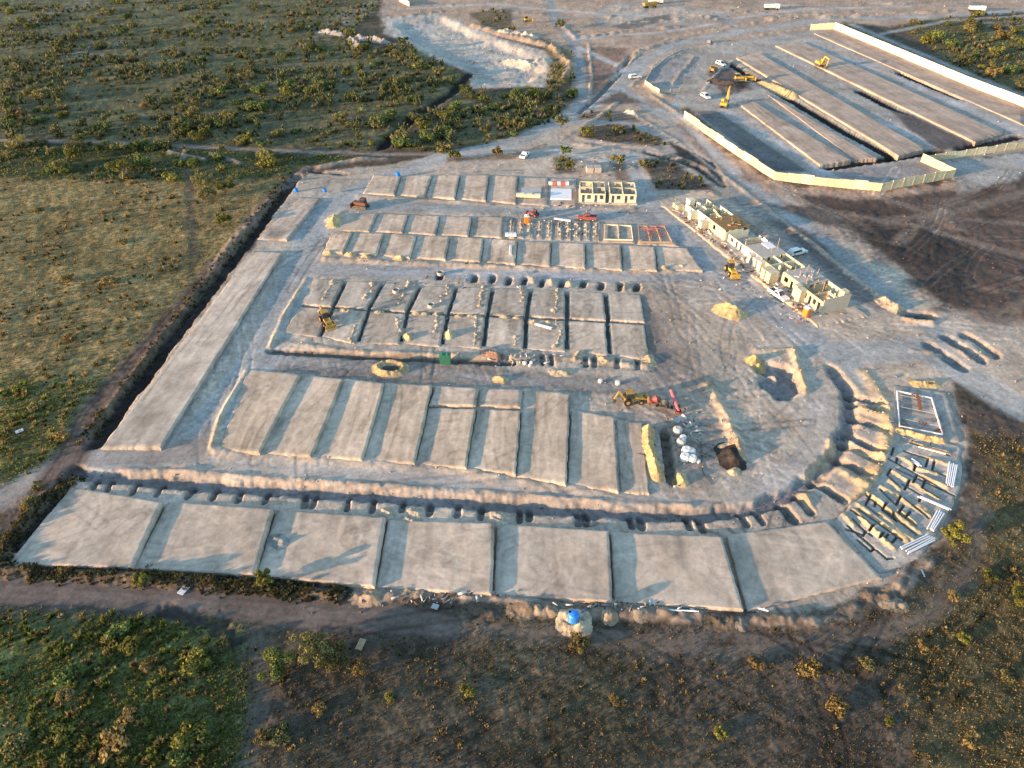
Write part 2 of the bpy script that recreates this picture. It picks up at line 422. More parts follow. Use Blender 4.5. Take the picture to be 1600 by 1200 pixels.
road([(822, 244), (900, 240), (990, 236), (1040, 232)], 5.0, C_GREY, 1.5, 4, 0.1, 0.6)
road([(1150, 42), (1122, 20), (1060, 8), (965, 4), (935, 18), (940, 40), (985, 44), (1060, 38), (1140, 22)], 5.0, (0.31, 0.295, 0.285))
road([(505, 326), (620, 322), (800, 326), (1012, 340)], 6.5)
road([(470, 420), (600, 424), (800, 428), (1000, 434), (1090, 428)], 6.0, (0.32, 0.315, 0.315), 1.4, 4, 0.2, 0.8)
road([(410, 562), (560, 572), (760, 590), (1000, 606)], 3.5, (0.3, 0.285, 0.27), 1.4, 4, 0.2, 0.6)
road([(262, 702), (400, 722), (600, 738), (800, 760), (1000, 782), (1130, 790), (1235, 748), (1282, 690), (1285, 620), (1262, 560)], 4.5, (0.40, 0.35, 0.305), 1.4, 4, 0.2, 0.8)
road([(1300, 548), (1345, 600), (1330, 560)], 3.5)
road([(0, 780), (60, 742), (130, 712), (300, 702)], 5.5, (0.33, 0.29, 0.26), 1.5)
road([(-300, 905), (0, 922), (200, 932), (400, 952), (560, 962), (700, 978)], 5.0, (0.17, 0.135, 0.115), 1.0, 4, 0.4, 0.95)
road([(700, 978), (850, 992), (1000, 1002), (1200, 1006), (1350, 1000), (1450, 962), (1525, 880), (1530, 800)], 3.0, (0.16, 0.128, 0.105), 1.4, 4, 0.5, 0.75, 1.8)
road([(400, 985), (412, 1080), (388, 1200), (380, 1300)], 3.0, (0.13, 0.11, 0.09), 0.9, 4, 0.3, 0.7)
road([(292, 268), (300, 330), (303, 400)], 2.6, (0.1, 0.08, 0.06), 0.7, None, 0.4, 0.7)
road([(60, 800), (150, 640), (300, 470), (345, 415)], 7.0, (0.15, 0.105, 0.085), 1.5, None, 0.5, 0.95)
road([(820, 90), (905, 70)], 4, C_PINK, 1.5, None, 0.1, 0.4)
road([(1345, 60), (1480, 32), (1640, 22)], 4.0, (0.36, 0.33, 0.3), 1.2)
# brown and reddish soil left standing between the tracks
for pts, c, sc in (
    ([(910, 71), (982, 76), (966, 100), (940, 140), (918, 157), (914, 110)], (0.24, 0.165, 0.125), 0),
    ([(937, 162), (967, 143), (1004, 162)], (0.14, 0.115, 0.1), 0),
    ([(899, 178), (963, 173), (1024, 192), (963, 189), (903, 185)], (0.2, 0.15, 0.12), 0.2),
    ([(907, 199), (963, 193), (1038, 218), (1034, 229), (948, 221), (903, 214)], (0.115, 0.088, 0.066), 0.6),
    ([(1004, 248), (1038, 245), (1113, 290), (1113, 301), (1027, 297)], (0.13, 0.1, 0.08), 0.5),
    ([(1045, 222), (1072, 233), (1120, 271), (1113, 286), (1075, 260)], (0.06, 0.052, 0.048), 0),
    ([(884, 124), (903, 150), (884, 170), (832, 188), (808, 186), (860, 160)], (0.12, 0.095, 0.07), 0.5),
    ([(845, 60), (896, 84), (896, 122), (866, 130), (858, 95)], (0.2, 0.15, 0.085), 0.7),
    ([(728, 20), (800, 14), (802, 48), (760, 42)], (0.18, 0.135, 0.085), 0.7),
    ([(852, 226), (800, 240), (700, 246), (700, 252), (800, 248)], (0.2, 0.155, 0.12), 0.3),
    ([(868, 246), (900, 252), (900, 270), (870, 272)], (0.17, 0.14, 0.11), 0.4),
    ([(955, 245), (975, 250), (985, 285), (960, 280)], (0.2, 0.15, 0.12), 0.4),
    ([(925, 22), (960, 8), (1060, 10), (1110, 20), (1060, 34), (960, 40)], (0.42, 0.35, 0.285), 0),
    ([(950, 42), (1000, 30), (1045, 22), (1050, 30), (985, 46)], (0.17, 0.15, 0.135), 0),
    ([(1206, 345), (1250, 352), (1330, 425), (1392, 482), (1372, 486), (1300, 435)], (0.17, 0.148, 0.135), 0),
    ([(1210, 322), (1290, 318), (1330, 352), (1290, 352)], (0.13, 0.105, 0.09), 0),
    ([(1060, 195), (1110, 222), (1190, 282), (1170, 285), (1090, 235)], (0.24, 0.185, 0.145), 0.2)):
    m = region(pts, c, 1.2, 2.6, None, 0.22)
    wscrub += sc * m
# dark topsoil cuts
ditch([(462, 276), (398, 360), (330, 448), (262, 536), (200, 618), (150, 690)], 4.5, 0.9, C_TOP, 0.95)
ditch([(486, 268), (540, 272)], 2.0, 0.8, (0.08, 0.08, 0.085), 0.9)
ditch([(735, 112), (705, 145), (650, 180), (610, 215), (596, 230)], 5.5, 1.2, (0.02, 0.015, 0.016), 0.97)
ditch([(30, 850), (95, 760), (118, 735)], 3.5, 0.6, C_TOP, 0.8)
ditch([(0, 892), (200, 893), (400, 905), (540, 925)], 2.2, 0.25, (0.05, 0.042, 0.035), 0.9)
ditch([(262, 957), (300, 964), (340, 980), (372, 1000)], 3.2, 0.25, (0.045, 0.038, 0.033), 0.9, 1.2, 0.2)
ditch([(1010, 238), (1090, 260), (1130, 290), (1110, 255), (1080, 238)], 3.0, 0.5, (0.06, 0.055, 0.05), 0.8)
ditch([(905, 175), (935, 150), (965, 118), (985, 88)], 3.0, 0.7, (0.12, 0.11, 0.105), 0.7)
ridge([(452, 276), (388, 358), (318, 446), (250, 532), (186, 614), (136, 684)], 2.6, 0.45, (0.14, 0.105, 0.07), 1.4, 0.9, 0.9, False)
# spoil banks beside tracks and round the site
ridge([(480, 262), (420, 310), (350, 395), (330, 420)], 4.5, 0.4, (0.24, 0.185, 0.15), 1.5, 0.85, 0.9)
ridge([(500, 262), (560, 250), (600, 248)], 5, 1.0, (0.34, 0.28, 0.22))
ridge([(580, 932), (660, 928), (760, 938), (880, 955), (1000, 958), (1150, 968), (1280, 972), (1380, 940), (1450, 880)], 3.6, 0.75, (0.25, 0.2, 0.16), 0.9, 0.8)
ridge([(0, 891), (200, 901), (400, 914), (530, 927)], 3.4, 1.15, (0.09, 0.07, 0.05), 0.9, 0.9, 0.6, False)
ridge([(-10, 880), (50, 800), (112, 748)], 3.4, 1.1, (0.1, 0.08, 0.055), 0.9, 0.9, 0.6, False)
ridge([(880, 40), (900, 60), (985, 48), (1060, 42)], 4, 1.0, (0.4, 0.31, 0.24))
ridge([(740, 40), (800, 58), (860, 72), (890, 100), (880, 130)], 6, 1.8, (0.36, 0.27, 0.19))
ridge([(610, 28), (690, 18)], 4, 1.3, (0.3, 0.23, 0.18))
ridge([(1200, 30), (1300, 28), (1480, 18)], 5, 1.4, (0.42, 0.33, 0.25))
ridge([(1010, 130), (1035, 150), (1080, 150)], 4, 0.8, (0.42, 0.35, 0.27))
ridge([(905, 215), (960, 225), (1030, 232)], 3.5, 0.8, (0.36, 0.27, 0.21))
ridge([(860, 232), (990, 262)], 3.0, 0.5, (0.3, 0.25, 0.2), 1.0)
ridge([(1045, 300), (1110, 300), (1200, 370)], 4.0, 0.35, (0.4, 0.33, 0.26))
for a in ([(265, 238), (320, 250)], [(330, 240), (375, 255)], [(290, 236), (285, 250)]):
    ridge(a, 3.0, 0.8, (0.22, 0.18, 0.16))
# rocky white patches up in the scrub
rk = sstep(0.25, 0.6, fbm(X, Y * 0.35, 28, 3, 31) + 0.25 * n_sm) * (zone == 1) * sstep(105, 70, VV.ravel()); paint(rk * 0.6, (0.3, 0.26, 0.22))
gr = sstep(0.2, 0.6, fbm(X, Y * 0.4, 30, 3, 57)) * (zone == 1) * sstep(130, 90, VV.ravel()); paint(gr * 0.5, (0.12, 0.15, 0.03))
wverge = np.zeros(X.size)
for a in ([(0, 889), (200, 899), (400, 912), (530, 926)], [(-10, 876), (50, 798), (112, 746)], [(450, 280), (386, 360), (316, 448), (248, 534), (184, 616), (134, 686)]):
    P = GP(a); s = near_idx(P, 4); wverge[s] = np.maximum(wverge[s], (.3 if a[0][0] == 450 else 1) * sstep(2.4, .8, seg_dist(X[s], Y[s], P) + n_sm[s]))
# bank in front of the third block: sunlit crest, then the long ditch with service notches
DITCH = [(112, 740), (250, 753), (400, 763), (600, 776), (800, 790), (950, 800), (1100, 806), (1180, 794), (1250, 764), (1300, 718), (1326, 664), (1326, 610), (1300, 575)]
ridge([(338, 705), (405, 712), (487, 716), (567, 722), (648, 728), (725, 735), (805, 752), (885, 762), (968, 772)], 4.0, 0.35, C_PALE, 0.3)
ridge([(190, 733), (300, 737), (400, 746), (600, 758), (800, 772), (950, 784), (1080, 790)], 1.6, 0.32, (0.44, 0.34, 0.265), 1.3)
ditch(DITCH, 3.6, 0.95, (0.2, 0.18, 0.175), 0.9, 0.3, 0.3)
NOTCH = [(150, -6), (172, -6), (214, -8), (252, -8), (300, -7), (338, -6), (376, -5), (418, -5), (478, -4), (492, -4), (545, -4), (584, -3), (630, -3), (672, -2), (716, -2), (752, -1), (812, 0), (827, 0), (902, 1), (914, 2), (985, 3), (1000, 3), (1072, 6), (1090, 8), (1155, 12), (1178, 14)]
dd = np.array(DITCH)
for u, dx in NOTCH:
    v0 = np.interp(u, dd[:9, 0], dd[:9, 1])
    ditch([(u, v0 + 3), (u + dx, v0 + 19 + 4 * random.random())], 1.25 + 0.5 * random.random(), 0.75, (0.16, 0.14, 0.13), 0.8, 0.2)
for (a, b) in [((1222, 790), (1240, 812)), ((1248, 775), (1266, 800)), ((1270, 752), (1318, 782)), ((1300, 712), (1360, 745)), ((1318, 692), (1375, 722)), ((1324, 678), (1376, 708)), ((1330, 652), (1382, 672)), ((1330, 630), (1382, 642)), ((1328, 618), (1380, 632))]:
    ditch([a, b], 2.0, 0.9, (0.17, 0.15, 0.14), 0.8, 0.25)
ridge([(1352, 585), (1378, 620), (1390, 668), (1384, 700), (1372, 735), (1352, 765), (1330, 790)], 4.5, 0.7, (0.48, 0.36, 0.22), 0.8, 0.9)
for a in ([(1330, 700), (1372, 716)], [(1312, 735), (1352, 760)], [(1335, 660), (1372, 668)], [(1345, 640), (1378, 652)], [(1260, 745), (1282, 720)], [(1300, 690), (1288, 740)], [(1255, 770), (1262, 792)]):
    ridge(a, 2.6, 0.7, (0.46, 0.35, 0.23), 0.8)
# rubble bank beside the turning ground
ridge([(1105, 600), (1128, 640), (1150, 690), (1150, 720)], 3.5, 0.7, (0.44, 0.35, 0.25), 0.8)
ridge([(1180, 548), (1238, 548), (1250, 580), (1258, 612)], 2.4, 0.8, (0.46, 0.36, 0.24), 0.6)
ditch([(1195, 575), (1225, 580), (1235, 605), (1222, 615), (1200, 595)], 5.0, 1.2, (0.2, 0.19, 0.185), 0.9)
ditch([(1418, 492), (1450, 494)], 4.0, 1.2, (0.07, 0.07, 0.075), 0.9)
ridge([(1400, 485), (1420, 500), (1455, 505)], 2.6, 0.8, (0.44, 0.34, 0.24), 0.8)
for a in ([(1452, 540), (1505, 575)], [(1480, 528), (1530, 562)], [(1510, 525), (1555, 555)]):
    ditch(a, 3.2, 0.6, (0.16, 0.15, 0.145), 0.8)
for a in ([(1480, 535), (1525, 565)], [(1512, 530), (1550, 555)], [(1425, 548), (1470, 552)]):
    ridge(a, 1.8, 0.5, (0.46, 0.36, 0.26), 0.6)
# second block: sunken trench field behind the pads, long dark front trench, pits at the back
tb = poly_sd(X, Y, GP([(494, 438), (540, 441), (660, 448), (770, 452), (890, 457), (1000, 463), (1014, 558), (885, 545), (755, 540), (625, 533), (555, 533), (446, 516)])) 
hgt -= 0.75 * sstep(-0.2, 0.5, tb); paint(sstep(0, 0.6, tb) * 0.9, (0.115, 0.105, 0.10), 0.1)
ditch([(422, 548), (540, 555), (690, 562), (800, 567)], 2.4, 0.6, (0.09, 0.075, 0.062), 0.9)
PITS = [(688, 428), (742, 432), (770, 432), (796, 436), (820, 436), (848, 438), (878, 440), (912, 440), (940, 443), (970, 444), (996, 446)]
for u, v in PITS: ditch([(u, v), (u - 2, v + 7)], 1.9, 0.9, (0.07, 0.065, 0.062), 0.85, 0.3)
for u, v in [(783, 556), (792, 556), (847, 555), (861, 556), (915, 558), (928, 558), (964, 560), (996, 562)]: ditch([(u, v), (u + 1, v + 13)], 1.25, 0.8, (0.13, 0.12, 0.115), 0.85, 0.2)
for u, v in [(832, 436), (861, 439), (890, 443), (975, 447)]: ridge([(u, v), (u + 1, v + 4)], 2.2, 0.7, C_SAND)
for a in ([(440, 535), (540, 548), (640, 553), (760, 556), (900, 562), (1010, 572)],): ridge(a, 2.6, 0.35, (0.38, 0.31, 0.24), 1.2)
ridge([(510, 404), (620, 410), (800, 418), (1000, 424), (1090, 424)], 3.6, 0.45, (0.40, 0.31, 0.23), 1.0)
ridge([(560, 306), (650, 312), (740, 318), (800, 322), (990, 326)], 2.6, 0.35, (0.42, 0.34, 0.27), 0.7)
ridge([(512, 345), (540, 328), (580, 322)], 2.5, 0.6, (0.40, 0.32, 0.23), 0.9)
for a in ([(420, 548), (440, 500), (478, 436)], [(330, 700), (345, 650), (385, 580)]): ridge(a, 1.8, 0.5, (0.44, 0.36, 0.27), 0.7)
ridge([(270, 690), (330, 590), (400, 470), (430, 420)], 1.8, 0.3, (0.33, 0.29, 0.26), 1.2)
road([(1000, 468), (1020, 520), (1040, 590)], 4.0, (0.2, 0.175, 0.16), 1.6, None, 0.2, 0.8)
region([(1082, 174), (1012, 122), (1040, 90), (1075, 72), (1190, 60), (1300, 42), (1620, 168), (1620, 235), (1440, 255), (1488, 276), (1375, 298), (1210, 280)], (0.36, 0.325, 0.285), 1.0, 0.8, 3, 0.15, 0.25)
region([(1490, 282), (1440, 256), (1640, 232), (1640, 262), (1560, 285), (1500, 300)], (0.36, 0.34, 0.31), 2, 3, 3, 0.2)
region([(1068, 186), (1200, 282), (1370, 302), (1490, 282), (1500, 296), (1350, 312), (1200, 300), (1100, 240)], C_PINK, 2, 4, 3, 0.3)
# the works at the upper right: black cuts between the strips
for a, w in (([(1138, 98), (1200, 135), (1290, 188), (1316, 204), (1396, 246)], 4.6), ([(1405, 114), (1450, 133), (1500, 153)], 4.0), ([(1344, 143), (1400, 172), (1500, 222)], 4.6), ([(1290, 262), (1400, 246), (1520, 228), (1590, 214)], 4.4)):
    ditch(a, w, 0.8, (0.014, 0.013, 0.013), 0.98, 0.15, 0.75)
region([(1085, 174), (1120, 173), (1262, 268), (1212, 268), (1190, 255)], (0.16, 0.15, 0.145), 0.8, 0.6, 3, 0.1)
for a in ([(1130, 170), (1205, 217), (1290, 270)], [(1180, 105), (1300, 160), (1480, 232)], [(1250, 66), (1400, 120), (1600, 210)]):
    road(a, 4.6, (0.42, 0.40, 0.385), 1.0)
road([(1330, 38), (1420, 76), (1520, 118), (1620, 158)], 4.5, (0.36, 0.34, 0.31), 1.5)
region([(1385, 168), (1425, 180), (1520, 224), (1470, 236), (1425, 205)], (0.13, 0.11, 0.1), 1.0, 1.5, None, 0.1)  # shade in the gap between two strips, painted as a darker ground tone
region([(1300, 268), (1460, 252), (1480, 262), (1375, 285), (1310, 278)], (0.28, 0.25, 0.23), 0.8, 0.6, 3, 0.1)
region([(1105, 115), (1140, 105), (1175, 140), (1130, 150)], (0.15, 0.12, 0.105), 1.5, 2.5, 3, 0.5)
region([(1035, 100), (1062, 85), (1092, 100), (1080, 132), (1020, 132), (1012, 118)], (0.27, 0.255, 0.245), 1.2, 2, 3, 0.25)
ARC = [(1386, 694), (1400, 690), (1503, 694), (1508, 730), (1502, 765), (1470, 830), (1444, 868), (1396, 896), (1372, 900), (1300, 815), (1325, 785), (1352, 765), (1372, 738)]
ab = poly_sd(X, Y, GP(ARC)); hgt -= 1.0 * sstep(0.2, 1.2, ab)
# open service trench beside the spoil berm
ditch([(1039, 674), (1044, 710), (1050, 752)], 2.0, 1.6, (0.2, 0.165, 0.125), 0.9, 0.1, 0.7)
# banks along the haul roads
for a in ([(1300, 38), (1165, 58), (1080, 76), (1028, 98), (985, 135)], [(1290, 20), (1150, 40), (1050, 58), (1000, 82), (955, 125)], [(920, 70), (924, 120), (920, 160)], [(1120, 30), (1060, 20), (970, 14), (950, 30), (985, 36), (1060, 30)], [(1200, 8), (1400, 6), (1600, 2)], [(700, 8), (860, 4)], [(1160, 86), (1125, 108), (1100, 140)], [(990, 178), (1060, 222), (1160, 296), (1260, 374), (1380, 470)], [(965, 160), (930, 186), (880, 215)], [(1020, 150), (1100, 205)]):
    ridge(a, 2.6, 0.45, (0.47, 0.37, 0.28), 1.2)
# tyre and blade tracks
TG = np.random.default_rng(5)
def tracks(n, box, heads, length=(12, 45), gauge=1.9, k=(0.68, 1.24)):
    for _ in range(n):
        x, y = G(TG.uniform(box[0], box[2]), TG.uniform(box[1], box[3])); h = math.radians(TG.choice(heads) + TG.normal() * 14); cv = TG.normal() * 0.012; L = TG.uniform(*length)
        pts = [(x, y)]
        for s in range(7):
            x += math.cos(h) * L / 7; y += math.sin(h) * L / 7; h += cv * L / 7; pts.append((x, y))
        f = TG.uniform(*k); g_ = gauge * TG.uniform(.8, 1.2)
        s = near_idx(pts, 2.5)
        if not len(s): continue
        w = sstep(0.42, 0.12, np.abs(seg_dist(X[s], Y[s], pts) - g_ / 2)) * (zone[s] != 1) * (zone[s] != 2)
        col[s] *= (1 + (f - 1) * w)[:, None]; hgt[s] -= 0.03 * w
tracks(50, (1040, 430, 1300, 780), (115, 122, 110, 40), k=(0.8, 1.25))
tracks(70, (860, 5, 1300, 250), (20, 35, 120, 140, 165))
tracks(45, (1180, 320, 1600, 600), (118, 128, 165, 172), k=(0.75, 1.25))
tracks(40, (1280, 300, 1600, 480), (20, 160, 140, 45), k=(0.6, 1.6))
tracks(60, (400, 250, 1100, 440), (0, 178, 6))
tracks(50, (250, 560, 1150, 800), (-3, 177, 90))
tracks(16, (300, 440, 470, 720), (68, 72))
tracks(14, (600, 30, 860, 130), (0, 30, 150))
tracks(16, (420, 960, 1500, 1180), (30, 150, 60), k=(0.6, 0.85))
# more lanes and banks among the far earthworks
for a in ([(640, 14), (760, 6), (860, 16), (1000, 24)], [(905, 75), (960, 100), (985, 118)], [(900, 62), (960, 55), (1040, 50), (1120, 36)], [(1150, 28), (1260, 14), (1420, 10)], [(1030, 172), (1062, 180), (1110, 232), (1150, 270)], [(870, 235), (930, 252), (990, 250)]):
    road(a, 4.2, (0.43, 0.41, 0.39), 0.9, 4, 0.3, 0.95)
for a in ([(930, 24), (1000, 30), (1110, 26)], [(1140, 16), (1240, 24), (1330, 18)], [(1330, 8), (1480, 4)], [(760, 16), (850, 22)], [(1060, 62), (1000, 78), (960, 108)], [(1085, 90), (1060, 118), (1050, 135)], [(900, 225), (985, 236)], [(1050, 242), (1100, 262), (1130, 286)]):
    ridge(a, 3.2, 0.6, (0.36, 0.27, 0.2), 1.5, 0.8, 0.8)
# dusty, damp and crusted patches
warp = fbm(X + 6 * n_mid, Y + 6 * fbm(X, Y, 7, 3, 19), 9, 5, 23)
sitem = ((zone == 3) | (zone == 4) | (zone == 6)) * 1.0
col *= (1 + sitem * 0.26 * warp)[:, None]
col *= (1 + (sitem * 0.07 * fbm(X, Y, 14, 3, 29))[:, None] * np.array([1.0, 0.1, -0.9])[None, :])
fm = fbm(X + 4 * n_mid, Y, 12, 4, 71); fieldm = ((zone == 2) | (zone == 0) | (zone == 1)) * 1.0
col *= (1 + fieldm * (0.4 * fm + 0.25 * n_sm))[:, None]
# shallow beds under the pad rows, so that the joints between pads read as dark slots
for P_ in ([(585, 275), (806, 277), (804, 314), (570, 300)], [(544, 335), (784, 341), (782, 368), (531, 358)], [(520, 365), (1072, 390), (1090, 418), (1025, 420), (805, 409), (506, 391)], [(390, 580), (536, 594), (672, 606), (740, 640), (812, 642), (886, 618), (890, 645), (956, 654), (964, 764), (884, 753), (803, 738), (648, 720), (487, 709), (345, 698)], [(118, 765), (250, 788), (600, 813), (950, 834), (1130, 841), (1288, 819), (1370, 902), (1200, 950), (957, 936), (583, 912), (205, 882), (20, 876)]):
    pp = GP(P_); s = near_idx(pp, 2); hgt[s] -= 0.55 * sstep(-0.1, 0.6, poly_sd(X[s], Y[s], pp))
# churned surface everywhere on the loose site soil
loose = (zone == 3) * 1.0
hgt += loose * (0.03 * n_sm + 0.022 * n_fine) * (0.3 + 1.0 * sstep(-0.2, 0.5, n_big))
hgt += (0.02 * n_fine + 0.008 * RNG.standard_normal(X.size)) * near * (zone != 4)
tr = np.abs(vnoise(X * 0.94 + Y * 0.34 + 3 * n_big, Y * 0.08, 0.7, 77) * 2 - 1)
col *= (1 - 0.16 * loose * sstep(0.35, 0.9, tr))[:, None]
col *= (1 + 0.14 * n_sm + 0.10 * n_fine)[:, None]
speck = RNG.random(X.size); col *= np.where(speck > 0.99, 1.25, np.where(speck < 0.012, 0.75, 1.0))[:, None]
col = np.clip(col, 0.008, 0.75)
# rough turf
veg = ((zone == 0) | (zone == 1) | (zone == 2)) * 1.0
t1 = fbm(X, Y, 1.1, 3, 61); hgt += veg * (0.06 * t1 + 0.04 * n_fine) * near; col *= (1 + veg * 0.45 * t1)[:, None]
col = np.clip(col, 0.008, 0.75)
hgt = np.where(Y > 900, 0, hgt)
HG = hgt.reshape(NR, NC)
def hz(x, y):
    """height of the ground at a point"""
    u, v = Ginv(x, y)
    i = int(np.clip(np.searchsorted(vs, v) - 1, 0, NR - 2)); j = int(np.clip(np.searchsorted(us, u) - 1, 0, NC - 2))
    a = min(max((v - vs[i]) / (vs[i + 1] - vs[i]), 0), 1); b = min(max((u - us[j]) / (us[j + 1] - us[j]), 0), 1)
    return float((HG[i, j] * (1 - b) + HG[i, j + 1] * b) * (1 - a) + (HG[i + 1, j] * (1 - b) + HG[i + 1, j + 1] * b) * a)
def hzv(x, y):
    """the same for arrays"""
    u, v = Ginv(x, y)
    i = np.clip(np.searchsorted(vs, v) - 1, 0, NR - 2); j = np.clip(np.searchsorted(us, u) - 1, 0, NC - 2)
    a = np.clip((v - vs[i]) / (vs[i + 1] - vs[i]), 0, 1); b = np.clip((u - us[j]) / (us[j + 1] - us[j]), 0, 1)
    return (HG[i, j] * (1 - b) + HG[i, j + 1] * b) * (1 - a) + (HG[i + 1, j] * (1 - b) + HG[i + 1, j + 1] * b) * a
def build_ground():
    V = np.stack([X, Y, hgt], 1)
    idx = np.arange(NR * NC).reshape(NR, NC)
    # rows run from far to near, columns from left to right
    F = np.stack([idx[1:, :-1], idx[1:, 1:], idx[:-1, 1:], idx[:-1, :-1]], -1).reshape(-1, 4)
    fz = zone[F[:, 0]]
    for z, name in enumerate(ZN):
        f = F[fz == z]
        if not len(f): continue
        used, inv = np.unique(f, return_inverse=True)
        me = np_mesh(name, V[used], inv.reshape(-1, 4), col[used], M['ground'], True)
        o = link(name, me); o['kind'] = 'structure'
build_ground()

# ------------------------------------------------------------------ graded building pads
PAD_ROWS = {}
def pad(corners, zl, zr, label, name='building_pad', group=None, c=C_PALE, tone=1.0, skirt=1.0, n=30, zb=None, world=False, spread=0.15, rag=0.22, dish=0.0, streak=0.24, cat='building pad', zrf=None):
    """corners: far left, far right, near right, near left; a compacted platform that rises towards its right edge"""
    zrf = zr if zrf is None else zrf
    lt, rt, rb, lb = corners
    if not world: lt = G(*corners[0], zl); rt = G(*corners[1], zrf); rb = G(*corners[2], zr); lb = G(*corners[3], zl)
    s = np.linspace(0, 1, n + 1); S, T = np.meshgrid(s, s)
    px = (lt[0] * (1 - S) + rt[0] * S) * (1 - T) + (lb[0] * (1 - S) + rb[0] * S) * T
    py = (lt[1] * (1 - S) + rt[1] * S) * (1 - T) + (lb[1] * (1 - S) + rb[1] * S) * T
    edge = np.minimum(np.minimum(S, 1 - S), np.minimum(T, 1 - T))
    e0 = (edge == 0)
    px = px + np.where(e0, rag * fbm(px, py, 1.1, 3, 81), 0); py = py + np.where(e0, rag * fbm(px, py, 1.1, 3, 91), 0)
    z = zl + (zr * T + zrf * (1 - T) - zl) * S + 0.075 * fbm(px, py, 6, 3, 12) + 0.012 * fbm(px, py, 0.8, 2, 13) - dish * (1 - (2 * T - 1) ** 2) * 0.6
    z = z - np.where(e0, 0.10 + 0.09 * fbm(px, py, 0.9, 3, 14), 0)
    W = math.dist(lt, rt); D = math.dist(lt, lb)
    k = 1 + streak * fbm(S * W, T * D * 0.06, 0.9, 3, int(lt[0] * 7) % 97) + 0.16 * fbm(px, py, 5.0, 4, 15) + 0.07 * fbm(px, py, 0.6, 2, 16)
    k = k + 0.10 * sstep(0.1, 0.5, fbm(px, py * 0.4, 6.0, 4, 44)) - 0.10 * sstep(0.3, 0.42, np.abs(fbm(S * W + 2 * fbm(px, py, 8, 2, 5), T * D * 0.1, 2.4, 2, int(lt[1] * 5) % 89)))
    tg = np.random.default_rng(int(abs(lt[0] * 31 + lt[1] * 17)))
    for q in range(7):
        a0 = tg.uniform(0, 1, 2); a1 = a0 + tg.normal(0, .5, 2); cv = tg.normal(0, .12)
        arc = []
        for tt in np.linspace(0, 1, 6):
            s_, t_ = a0 + (a1 - a0) * tt; s_ += cv * math.sin(tt * 3.14); s_ = min(max(s_, 0), 1); t_ = min(max(t_, 0), 1)
            arc.append(((lt[0] * (1 - s_) + rt[0] * s_) * (1 - t_) + (lb[0] * (1 - s_) + rb[0] * s_) * t_, (lt[1] * (1 - s_) + rt[1] * s_) * (1 - t_) + (lb[1] * (1 - s_) + rb[1] * s_) * t_))
        k = k + tg.choice((-.16, .12, -.1)) * sstep(.34, .1, np.abs(seg_dist(px, py, arc) - .95))
    damp = sstep(.15, .45, fbm(px + 3, py, 3.2, 4, int(lt[0] * 3) % 71)) * tg.choice((0, .12, .2)); k = k - damp
    stain = sstep(0.25, 0.6, fbm(px, py, 5.5, 3, 55)) * 0.16
    cc = np.array(c)[None, None, :] * tone * (k * (1 - stain))[..., None]
    N1 = n + 1
    V = np.stack([px, py, z], -1).reshape(-1, 3); C = cc.reshape(-1, 3)
    idx = np.arange(N1 * N1).reshape(N1, N1)
    F = np.stack([idx[1:, :-1], idx[1:, 1:], idx[:-1, 1:], idx[:-1, :-1]], -1).reshape(-1, 4)
    ring = np.concatenate([idx[0, :-1], idx[:-1, -1], idx[-1, :0:-1], idx[:0:-1, 0]])
    cen = V[:, :2].mean(0)
    sk = V[ring].copy(); out = sk[:, :2] - cen; out /= np.linalg.norm(out, axis=1)[:, None]
    sk[:, :2] += out * spread; sk[:, 2] -= skirt
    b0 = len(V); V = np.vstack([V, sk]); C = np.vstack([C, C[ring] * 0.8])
    r2 = np.arange(b0, b0 + len(ring))
    SF = np.stack([ring, np.roll(ring, -1), np.roll(r2, -1), r2], -1)
    F = np.vstack([F, SF])
    o3 = np.array([cen[0], cen[1], zl])
    me = np_mesh(name, V - o3, F, np.clip(C, 0.01, 0.8), M['pad'])
    me.polygons.foreach_set('use_smooth', np.r_[np.ones(n * n, bool), np.zeros(len(SF), bool)])
    o = link(name, me, tuple(o3))
    return tag(o, label, cat, group)
def row_of_pads(top, bot, zl, zr, where, group, tones=None, c=C_PALE, gap=0.0, **kw):
    for i in range(len(top) - 1):
        t = (tones or {}).get(i, 0.95 + 0.1 * random.random())
        a, b = top[i], top[i + 1]; e, f = bot[i], bot[i + 1]
        a = (a[0] + gap, a[1]); e = (e[0] + gap, e[1]); b = (b[0] - gap, b[1]); f = (f[0] - gap, f[1])
        pad([a, b, f, e], zl, zr, f'{NUM[i]} graded pad from the left in the {where}', group=group, tone=t, c=c, **kw)

row_of_pads([(583, 273), (626, 274), (675, 273), (719, 273), (764, 273), (809, 275)], [(566, 302), (617, 304), (664, 307), (711, 310), (759, 313), (806, 317)], 0.08, 0.6, 'farthest row of the site', 'pads in the farthest row', c=(0.47, 0.385, 0.305), gap=.8, n=30)
row_of_pads([(542, 333), (590, 333), (638, 335), (687, 337), (737, 338), (787, 339)], [(528, 360), (577, 361), (629, 363), (681, 366), (732, 368), (784, 371)], 0.08, 0.56, 'row behind the second street', 'pads in the upper double row', gap=.8, n=30)
row_of_pads([(518, 362), (550, 362), (600, 364), (651, 367), (703, 369), (756, 372), (808, 375), (861, 378), (914, 380), (970, 382), (1023, 385), (1074, 387)], [(504, 394), (536, 394), (588, 398), (641, 402), (696, 405), (751, 408), (805, 412), (860, 415), (915, 419), (973, 421), (1027, 423), (1098, 422)], 0.08, 0.62, 'lower line of the double row', 'pads in the lower line of the double row', c=(0.47, 0.385, 0.30), gap=.8, n=34)
TB_T = [(488, 435), (540, 438), (599, 441), (657, 446), (713, 448), (770, 449), (829, 451), (886, 454), (946, 457), (1004, 460)]
